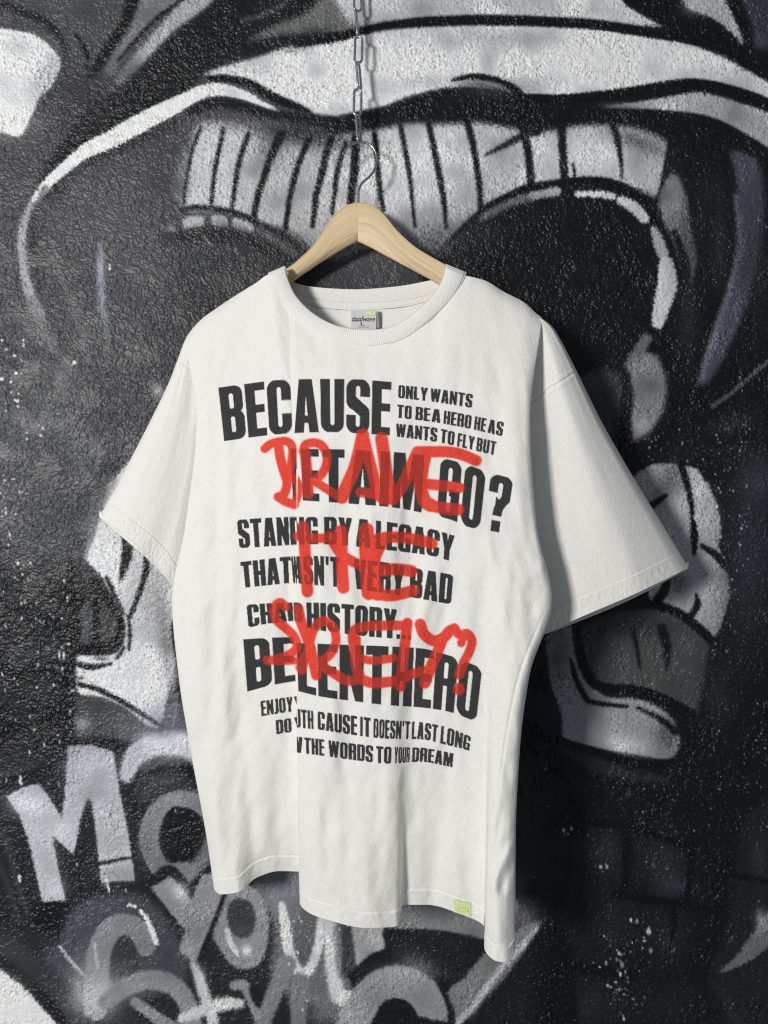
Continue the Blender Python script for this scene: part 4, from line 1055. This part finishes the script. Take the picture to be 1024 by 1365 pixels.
# sleeves ------------------------------------------------------
def sleeve(inner, mid1, mid2, outer, seam, stitch_e, seed, back_drop, thick, flip=1):
    """each edge is rows of (px, py, depth) from shoulder to hem"""
    nv, nu = 460, 330
    E = [by_len(np.array(k, float), nv) for k in (inner, mid1, mid2, outer)]
    A = np.stack(E)
    uu = np.linspace(0, 1, nu)
    kn = np.array([0, .34, .70, 1.0])
    Gs = np.transpose(pchip(kn, A, uu), (1, 0, 2))
    X, Y, D = Gs[..., 0], Gs[..., 1], smooth_axis(Gs[..., 2], 8, 1)
    vv = np.linspace(0, 1, nv)[:, None]; un = uu[None]
    D = D + thick * 0.55 * np.clip((un - 0.93) / 0.07, 0, 1) ** 2.2
    D = D + 0.0009 * fnoise(nv, nu, 150, 420, seed, 1.0, 0.22) * (0.25 + vv) + 0.00016 * fnoise(nv, nu, 60, 160, seed + 1, 1, .4) + 0.00003 * fnoise(nv, nu, 9, 30, seed + 2, 1, .7)
    # armhole seam
    p = crom(seam, n=6)
    dm = np.full(X.shape, 1e9)
    for a, b in zip(p[:-1], p[1:]): np.minimum(dm, seg_dist(X, Y, a, b), out=dm)
    D = D + 0.0016 * np.exp(-(dm / 1.3) ** 2) - 0.0006 * np.exp(-((dm - 4) / 3) ** 2)
    # hem band and stitch, distance measured along the sleeve
    lp = np.hypot(np.diff(X, axis=0), np.diff(Y, axis=0))
    ln = np.concatenate([np.zeros((1, nu)), np.cumsum(lp, 0)], 0); e = ln[-1][None] - ln
    D = D - 0.0008 / (1 + np.exp((e - stitch_e) / 0.7))
    D = D + 0.0008 * np.exp(-((e - stitch_e + .4) / 1.3) ** 2) - 0.0004 * (0.5 + 0.5 * np.sin(un * 300)) * np.exp(-((e - stitch_e + 2.8) / 0.9) ** 2)
    D = D + 0.0002 * fnoise(nv, nu, 14, 40, seed + 5, 1, .6) * np.exp(-((e - 12) / 14) ** 2)
    # loop: hem lip, front, round the outer edge, back layer
    fr = np.stack([X, Y, D], -1)
    lip = [np.stack([X[-1], Y[-1] + dy, D[-1] + dd], -1)[None] for dy, dd in ((0.4, 0.001), (-0.6, 0.0022), (-8, 0.003))]
    fr = np.concatenate([fr] + lip, 0)
    bk = fr[:, ::-1].copy()
    w = np.clip((1 - uu[::-1]) / 0.12, 0, 1)[None]
    bk[..., 2] = np.minimum(bk[..., 2] + 0.003 + thick * w ** 0.6, WALL - 0.007)
    vb = np.concatenate([vv, np.ones((3, 1))], 0)
    bk[..., 1] += back_drop * np.sin(math.pi * np.clip(uu[::-1], 0, 1))[None] ** 0.8 * vb ** 3
    al = np.concatenate([fr, bk[:, 1:]], 1)
    return grid_mesh("sleeve", unp(al[..., 0], al[..., 1], al[..., 2]), m_cloth, shirt_root)

sleeve(inner=[(700,424,1.199),(692,480,1.200),(690,540,1.202),(692,640,1.204),(698,720,1.205),(706,790,1.206),(714,849,1.207)],
       mid1=[(712,424,1.196),(722,480,1.196),(728,545,1.196),(740,630,1.196),(754,710,1.194),(766,780,1.190),(778,821,1.188)],
       mid2=[(722,426,1.194),(738,470,1.188),(752,520,1.184),(776,590,1.181),(804,660,1.180),(830,730,1.180),(848,791,1.180)],
       outer=[(722,424,1.195),(736,435,1.196),(749,456,1.198),(769,495,1.201),(801,560,1.206),(836,622,1.211),(862,665,1.215),(891,712,1.219),(918,757,1.222)],
       seam=[(769,495),(752,506),(732,519),(706,538),(690,552)], stitch_e=25, seed=51, back_drop=5, thick=0.030)
sleeve(inner=[(272,428,1.296),(270,480,1.297),(274,560,1.298),(262,680,1.299),(252,740,1.299),(240,792,1.299)],
       mid1=[(262,434,1.293),(258,480,1.291),(252,560,1.289),(236,660,1.286),(222,715,1.285),(208,749,1.285)],
       mid2=[(256,440,1.291),(248,476,1.288),(232,540,1.285),(206,610,1.281),(184,670,1.280),(168,714,1.280)],
       outer=[(262,432,1.292),(248,451,1.292),(238,476,1.293),(225,510,1.294),(205,552,1.295),(180,601,1.295),(155,650,1.295),(132.5,689,1.295)],
       seam=[(234,475),(241,482),(250,488)], stitch_e=24, seed=61, back_drop=7, thick=0.012)

# collar -------------------------------------------------------
inn = [(380.5,354),(384.5,372),(395,394),(415,415),(441,430.5),(466,437),(492,438.5),(517,436.5),(542,424),(567,403),(582,385.5),(590,371),(595,352)]
out = [(357,364),(363,385),(373,405),(389,423),(408,437),(430,450),(486,462.5),(512,460),(540,452.5),(570,430.5),(595,407.5),(612,385),(622,363)]
na_, nb_ = 900, 44
I = by_len(inn, na_); O = by_len(out, na_)
b = np.linspace(0, 1, nb_)[:, None]
X = I[None, :, 0] * (1 - b) + O[None, :, 0] * b
Y = I[None, :, 1] * (1 - b) + O[None, :, 1] * b
base = np.interp(O[:, 0], [357, 366, 386, 405, 440, 490, 528, 540, 575, 608, 622], [1.256, 1.253, 1.245, 1.239, 1.229, 1.219, 1.2115, 1.2095, 1.2035, 1.2005, 1.2005])[None]
lif = np.linspace(0, 1, na_)[None]
D = base - 0.0012 - 0.0034 * np.sin(math.pi * np.clip(b, 0, 1)) ** 0.7 + 0.0035 * np.clip((0.06 - b) / 0.06, 0, 1) ** 2
D = D + 0.00026 * np.sin(np.arange(na_) * 2 * math.pi / 7.2)[None] * np.sin(math.pi * b) ** 0.4
D = D + 0.0018 * np.exp(-((b - 0.965) / 0.03) ** 2)
D = D + 0.008 * (np.clip((0.02 - lif) / 0.02, 0, 1) ** 1.6 + np.clip((lif - 0.98) / 0.02, 0, 1) ** 1.6)
D = D + 0.00012 * fnoise(nb_, na_, 120, 400, 71, 1, 1)
under = np.stack([I[:, 0], I[:, 1] + 1.5, D[0] + 0.002], -1)[None]
under2 = np.stack([I[:, 0] * .7 + O[:, 0] * .3, I[:, 1] * .7 + O[:, 1] * .3, D[0] + 0.0026], -1)[None]
al = np.concatenate([under2, under, np.stack([X, Y, D], -1)], 0)
grid_mesh("collar", unp(al[..., 0], al[..., 1], al[..., 2]), m_cloth, shirt_root)
# inside of the neck: back rib band, taped seam
top = [(376,362),(388,373),(400,379),(430,383.5),(480,385.5),(530,381.5),(562,376),(582,371),(596,362)]
low = [(372,372),(390,389),(410,397),(440,402),(480,404),(530,401),(560,396),(584,388),(606,372)]
I = by_len(top, na_); O = by_len(low, na_)
X = I[None, :, 0] * (1 - b) + O[None, :, 0] * b; Y = I[None, :, 1] * (1 - b) + O[None, :, 1] * b
D = backd(X) - 0.002 + 0.002 * b
D = D - 0.0016 * np.sin(math.pi * b) ** 0.5 + 0.00022 * np.sin(np.arange(na_) * 2 * math.pi / 9)[None] * np.sin(math.pi * b)
bkt = np.stack([I[:, 0], I[:, 1] + 2, D[0] + 0.003], -1)[None]
al = np.concatenate([bkt, np.stack([X, Y, D], -1)], 0)
grid_mesh("back_collar", unp(al[..., 0], al[..., 1], al[..., 2]), m_cloth, shirt_root)
low2 = [(374,380),(391,397),(411,406),(441,411.5),(480,413.5),(530,410),(561,404),(586,395),(607,379)]
I = by_len(low, na_); O = by_len(low2, na_)
X = I[None, :, 0] * (1 - b) + O[None, :, 0] * b; Y = I[None, :, 1] * (1 - b) + O[None, :, 1] * b
D = backd(X) - 0.0005
D = D - 0.0010 * np.sin(math.pi * b) ** 0.4 + 0.0005 * (np.exp(-((b - .2) / .06) ** 2) + np.exp(-((b - .82) / .06) ** 2))
D = D + 0.0002 * np.sin(np.arange(na_) * 2 * math.pi / 11)[None] * np.exp(-((b - .5) / .3) ** 2)
grid_mesh("neck_tape", unp(X, Y, D), m_cloth, shirt_root)

# labels -------------------------------------------------------
def sheet(name, quad, d, mat, parent, bow=0.0, n=14):
    """small cloth tab from four photo corners tl, tr, br, bl"""
    (a, b_, c, e_) = [np.array(k, float) for k in quad]
    u = np.linspace(0, 1, n)[None, :, None]; v = np.linspace(0, 1, n)[:, None, None]
    P2 = (a * (1 - u) + b_ * u) * (1 - v) + (e_ * (1 - u) + c * u) * v
    D = d(P2[..., 0], P2[..., 1]) if callable(d) else np.full(P2.shape[:2], d)
    D = D - bow * np.sin(math.pi * v[..., 0]) * np.ones_like(D)
    return grid_mesh(name, unp(P2[..., 0], P2[..., 1], D), mat, parent)

def lettering(name, text, x0, y0, x1, y1, d, mat, parent, shear=0.0):
    cu = bpy.data.curves.new(name, 'FONT'); cu.body = text; cu.shear = shear
    cu.extrude = 0; cu.resolution_u = 4
    o = bpy.data.objects.new(name, cu); col.objects.link(o)
    dg = bpy.context.evaluated_depsgraph_get()
    me = bpy.data.meshes.new_from_object(o.evaluated_get(dg))
    bpy.data.objects.remove(o)
    co = np.array([v.co[:] for v in me.vertices])
    lo, hi = co.min(0), co.max(0)
    px = x0 + (co[:, 0] - lo[0]) / (hi[0] - lo[0]) * (x1 - x0); py = y1 - (co[:, 1] - lo[1]) / (hi[1] - lo[1]) * (y1 - y0)
    w = unp(px, py, d(px, py))
    for vtx, p in zip(me.vertices, w): vtx.co = p
    me.name = name; me.materials.clear()
    return link(name, me, mat, parent)

ld = lambda x, y: backd(485) - 0.016 - 0.00012 * (np.asarray(x) - 485)
label = sheet("neck_label", [(468,413),(502,412),(501,446),(468,446)], ld, m_label, shirt_root)
ld2 = lambda x, y: ld(x, y) - 0.0006
lettering("lettering", "thinfwave", 469.5, 421.5, 500, 428.5, ld2, m_ink, label, 0.25)
sheet("underline", [(469.5,427.2),(482,427.2),(482,428.2),(469.2,428.2)], lambda x, y: ld(x, y) - 0.0004, m_ink, label)
lettering("size_mark", "L", 481, 429.3, 486, 433.8, ld2, m_ink, label)
lettering("care_line", "MADE IN ASIA", 477, 435, 492, 436.6, ld2, flat_mat("faded_ink", (.28,.28,.28)), label)
sheet("green_mark", [(489,414.5),(501,413.8),(500.6,420),(486.5,420.5)], lambda x, y: ld(x, y) - 0.0005, m_green, label)
sheet("label_fold", [(503,414),(503.5,414),(506,436.5),(500.5,437)], lambda x, y: ld(x, y) + 0.0012, flat_mat("label_side", (.30,.30,.30)), label)

def front_depth(x, y):
    X, Y, Dd = BD_LOOK
    x = np.asarray(x, float); y = np.asarray(y, float)
    out = np.empty(x.shape)
    j0 = np.searchsorted(ss, knots[14]); j1 = np.searchsorted(ss, knots[17])
    for i in np.ndindex(x.shape):
        q_ = (X[700:, j0:j1] - x[i]) ** 2 + (Y[700:, j0:j1] - y[i]) ** 2
        k = np.unravel_index(q_.argmin(), q_.shape)
        out[i] = Dd[700:, j0:j1][k]
    return out
tag = sheet("hem_tag", [(605.5,1198.5),(627.5,1204),(627.5,1222),(606,1216)], lambda x, y: front_depth(x, y) - 0.0016, m_green, shirt_root)
dd_ = float(front_depth(np.array(617.), np.array(1212.)))
th_ = np.linspace(0, 2 * math.pi, 28, endpoint=False)
for k, (rx, ry, ro) in enumerate([(8, 3.2, .32)]):
    ex = 617 + rx * np.cos(th_) * math.cos(.2) - ry * np.sin(th_) * math.sin(.2); ey = 1213 + rx * np.cos(th_) * math.sin(.2) + ry * np.sin(th_) * math.cos(.2)
    ix = 617 + (rx - 2.2) * np.cos(th_); iy = 1213 + .2 * (rx - 2.2) * np.cos(th_) + (ry - 1.4) * np.sin(th_)
    dr = front_depth(ex, ey) - 0.0022
    V = np.vstack([unp(ex, ey, dr), unp(ix, iy, dr)])
    n = len(th_)
    poly_mesh("emblem", V, [(i, (i + 1) % n, n + (i + 1) % n, n + i) for i in range(n)], m_lime, tag)
adopt(shirt_root)

# ------------------------------------------------------------------ wooden hanger
hang = empty("clothes_hanger", unp(478, 269, 1.251), "pale wooden clothes hanger with a bent wire hook, holding up the white shirt", "clothes hanger")
def hanger_arm(upper, lower, thick, chamfer=0):
    """front outline extruded back, edges eased"""
    n = 60
    Uc = by_len(upper, n); Lc = by_len(lower, n)
    prof = [(0.00, 0.5, 1), (0.0, .16, 0), (0.0, .06, 0), (0.02, 0.0, 0)]
    V = []; gr = []
    ringn = None
    for i in range(n):
        a, c = Uc[i], Lc[i]
        w = np.linalg.norm(c - a); nrm = (c - a) / w
        r = min(2.2, w * .2)                           # eased edge in px
        dep = thick
        mid = (a + c) / 2
        ring = []
        # go round: front face (upper -> lower), under side, back, top side
        def arc(cx_, cd, a0, a1):
            for k in range(5):
                t = math.radians(a0 + (a1 - a0) * k / 4)
                ring.append((cx_ + r * math.cos(t), cd + r * math.sin(t)))
        pxm = 0.00112
        T = dep / pxm
        ch = max(2.0, chamfer * (1 - i / n) + 2.0) if chamfer else r
        ch = min(ch, w * .35)
        arc(r, r, 180, 270)
        for k in range(5): ring.append((w - ch + ch * k / 4, 0.75 * ch * (k / 4) ** 1.25))
        arc(w - r, T - r, 0, 90); arc(r, T - r, 90, 180)
        ringn = len(ring)
        base = hd(mid[0])
        al_ = np.hypot(*(mid - (Uc[0] + Lc[0]) / 2)) * pxm
        for s_, dq in ring:
            pp = a + nrm * s_
            V.append(unp(pp[0], pp[1], base + dq * pxm)); gr.append((al_ + (0.7 if upper[-1][0] > 477 else 0), s_ * pxm, dq * pxm))
    Fc = []
    for i in range(n - 1):
        for k in range(ringn):
            l = (k + 1) % ringn
            Fc.append((i*ringn + k, i*ringn + l, (i+1)*ringn + l, (i+1)*ringn + k))
    Fc.append(tuple((n-1)*ringn + k for k in range(ringn))[::-1])
    o = poly_mesh("hanger_arm", V, Fc, m_wood, hang, uv=gr, smooth=True)
    return o
hanger_arm([(476.95,270),(463,273),(450,282),(440,294),(428,311),(414,330),(400,344),(385,356),(350,378),(310,405),(275,433),(256,456)],
           [(476.95,322),(462,330),(448,338),(435,346),(424,353),(412,361),(402,367.5),(390,376),(360,394),(322,422),(288,450),(266,470)], 0.024, 10.5)
hanger_arm([(477.05,270),(492,272),(505,279),(515,289),(527,304),(542,319),(560,333),(595,353),(632,372),(668,392),(704,416),(728,444)],
           [(477.05,322),(492,329),(506,336.5),(520,344),(534,351.5),(548,359),(562,366.5),(586,379),(626,398),(662,420),(696,440),(718,462)], 0.024)
hk = [(478,274),(478,262),(478.5,253),(483,244),(494,234),(500.5,223),(502,209),(498,197.5),(490,191.3),(479,189.2),(469.5,192),(462,198),(457,206)]
hc = by_len(hk, 70)
hdp = 1.2785 + 0.0 * hc[:, 1]
tube("hook", unp(hc[:, 0], hc[:, 1], hdp), 0.00185, m_hook, hang)
# little brass-free ferrule where the wire enters the wood
adopt(hang)

# ------------------------------------------------------------------ chain
chain = empty("steel_chain", unp(477, -40, 1.29), "steel chain of long oval links dangling down the wall, holding the hanger hook", "chain")
PXM = 1.25 / F
LL, LW, WR = 41.0 * PXM, 13.6 * PXM, 0.00200
def link_path(n=14):
    r = LW / 2 - WR; hs = LL / 2 - WR - r
    p = []
    for k in range(n + 1):
        a = math.pi * k / n; p.append((r * math.cos(a), 0, hs + r * math.sin(a)))
    for k in range(1, 6): p.append((-r, 0, hs - 2 * hs * k / 6))
    for k in range(n + 1):
        a = math.pi + math.pi * k / n; p.append((r * math.cos(a), 0, -hs + r * math.sin(a)))
    for k in range(1, 6): p.append((r, 0, -hs + 2 * hs * k / 6))
    return p
proto = tube("link", link_path(), WR, m_chain, chain, closed=True, seg=10)
angs = [62, 6, 66, -5, 84, 9, 70, 2, 80]
cen = [172.6, 136.5, 101.5, 66.5, 31.5, -3, -37, -71, -105]
p0 = unp(478.4, 191.5, 1.2785)                # hook bight
for i, (a, cy) in enumerate(zip(angs, cen)):
    o = proto if i == 0 else proto.copy()
    if i:
        col.objects.link(o); o.parent = chain
    dpt = 1.2785 + 0.024 * min(1.0, (190 - cy) / 210)
    o.location = unp(478.3 - 1.2 * math.sin(i * 1.9) - 1.5 * min(1, (190 - cy) / 190), cy, dpt) - np.array(chain.location)
    o.rotation_euler = (math.radians(-4.5 if cy > 0 else -1), math.radians(1.5 * math.sin(i * 2.3)), math.radians(a))
zt = float(unp(477, -128, 1.3025)[2]) 
e0 = np.array([p0[0] - .002, 1.3035, zt + 0.006])
ring = [e0 + 0.008 * np.array([0.0, math.cos(t), math.sin(t)]) for t in np.linspace(math.pi * .1, math.pi * 2.0, 24)]
tube("screw_eye", ring + [np.array([e0[0], WALL + 0.02, e0[2]])], 0.0018, m_chain, chain)
sc_eye = [c for c in chain.children if c.name.startswith("screw_eye")][0]
import mathutils
sc_eye.matrix_parent_inverse = mathutils.Matrix.Translation(chain.location).inverted()
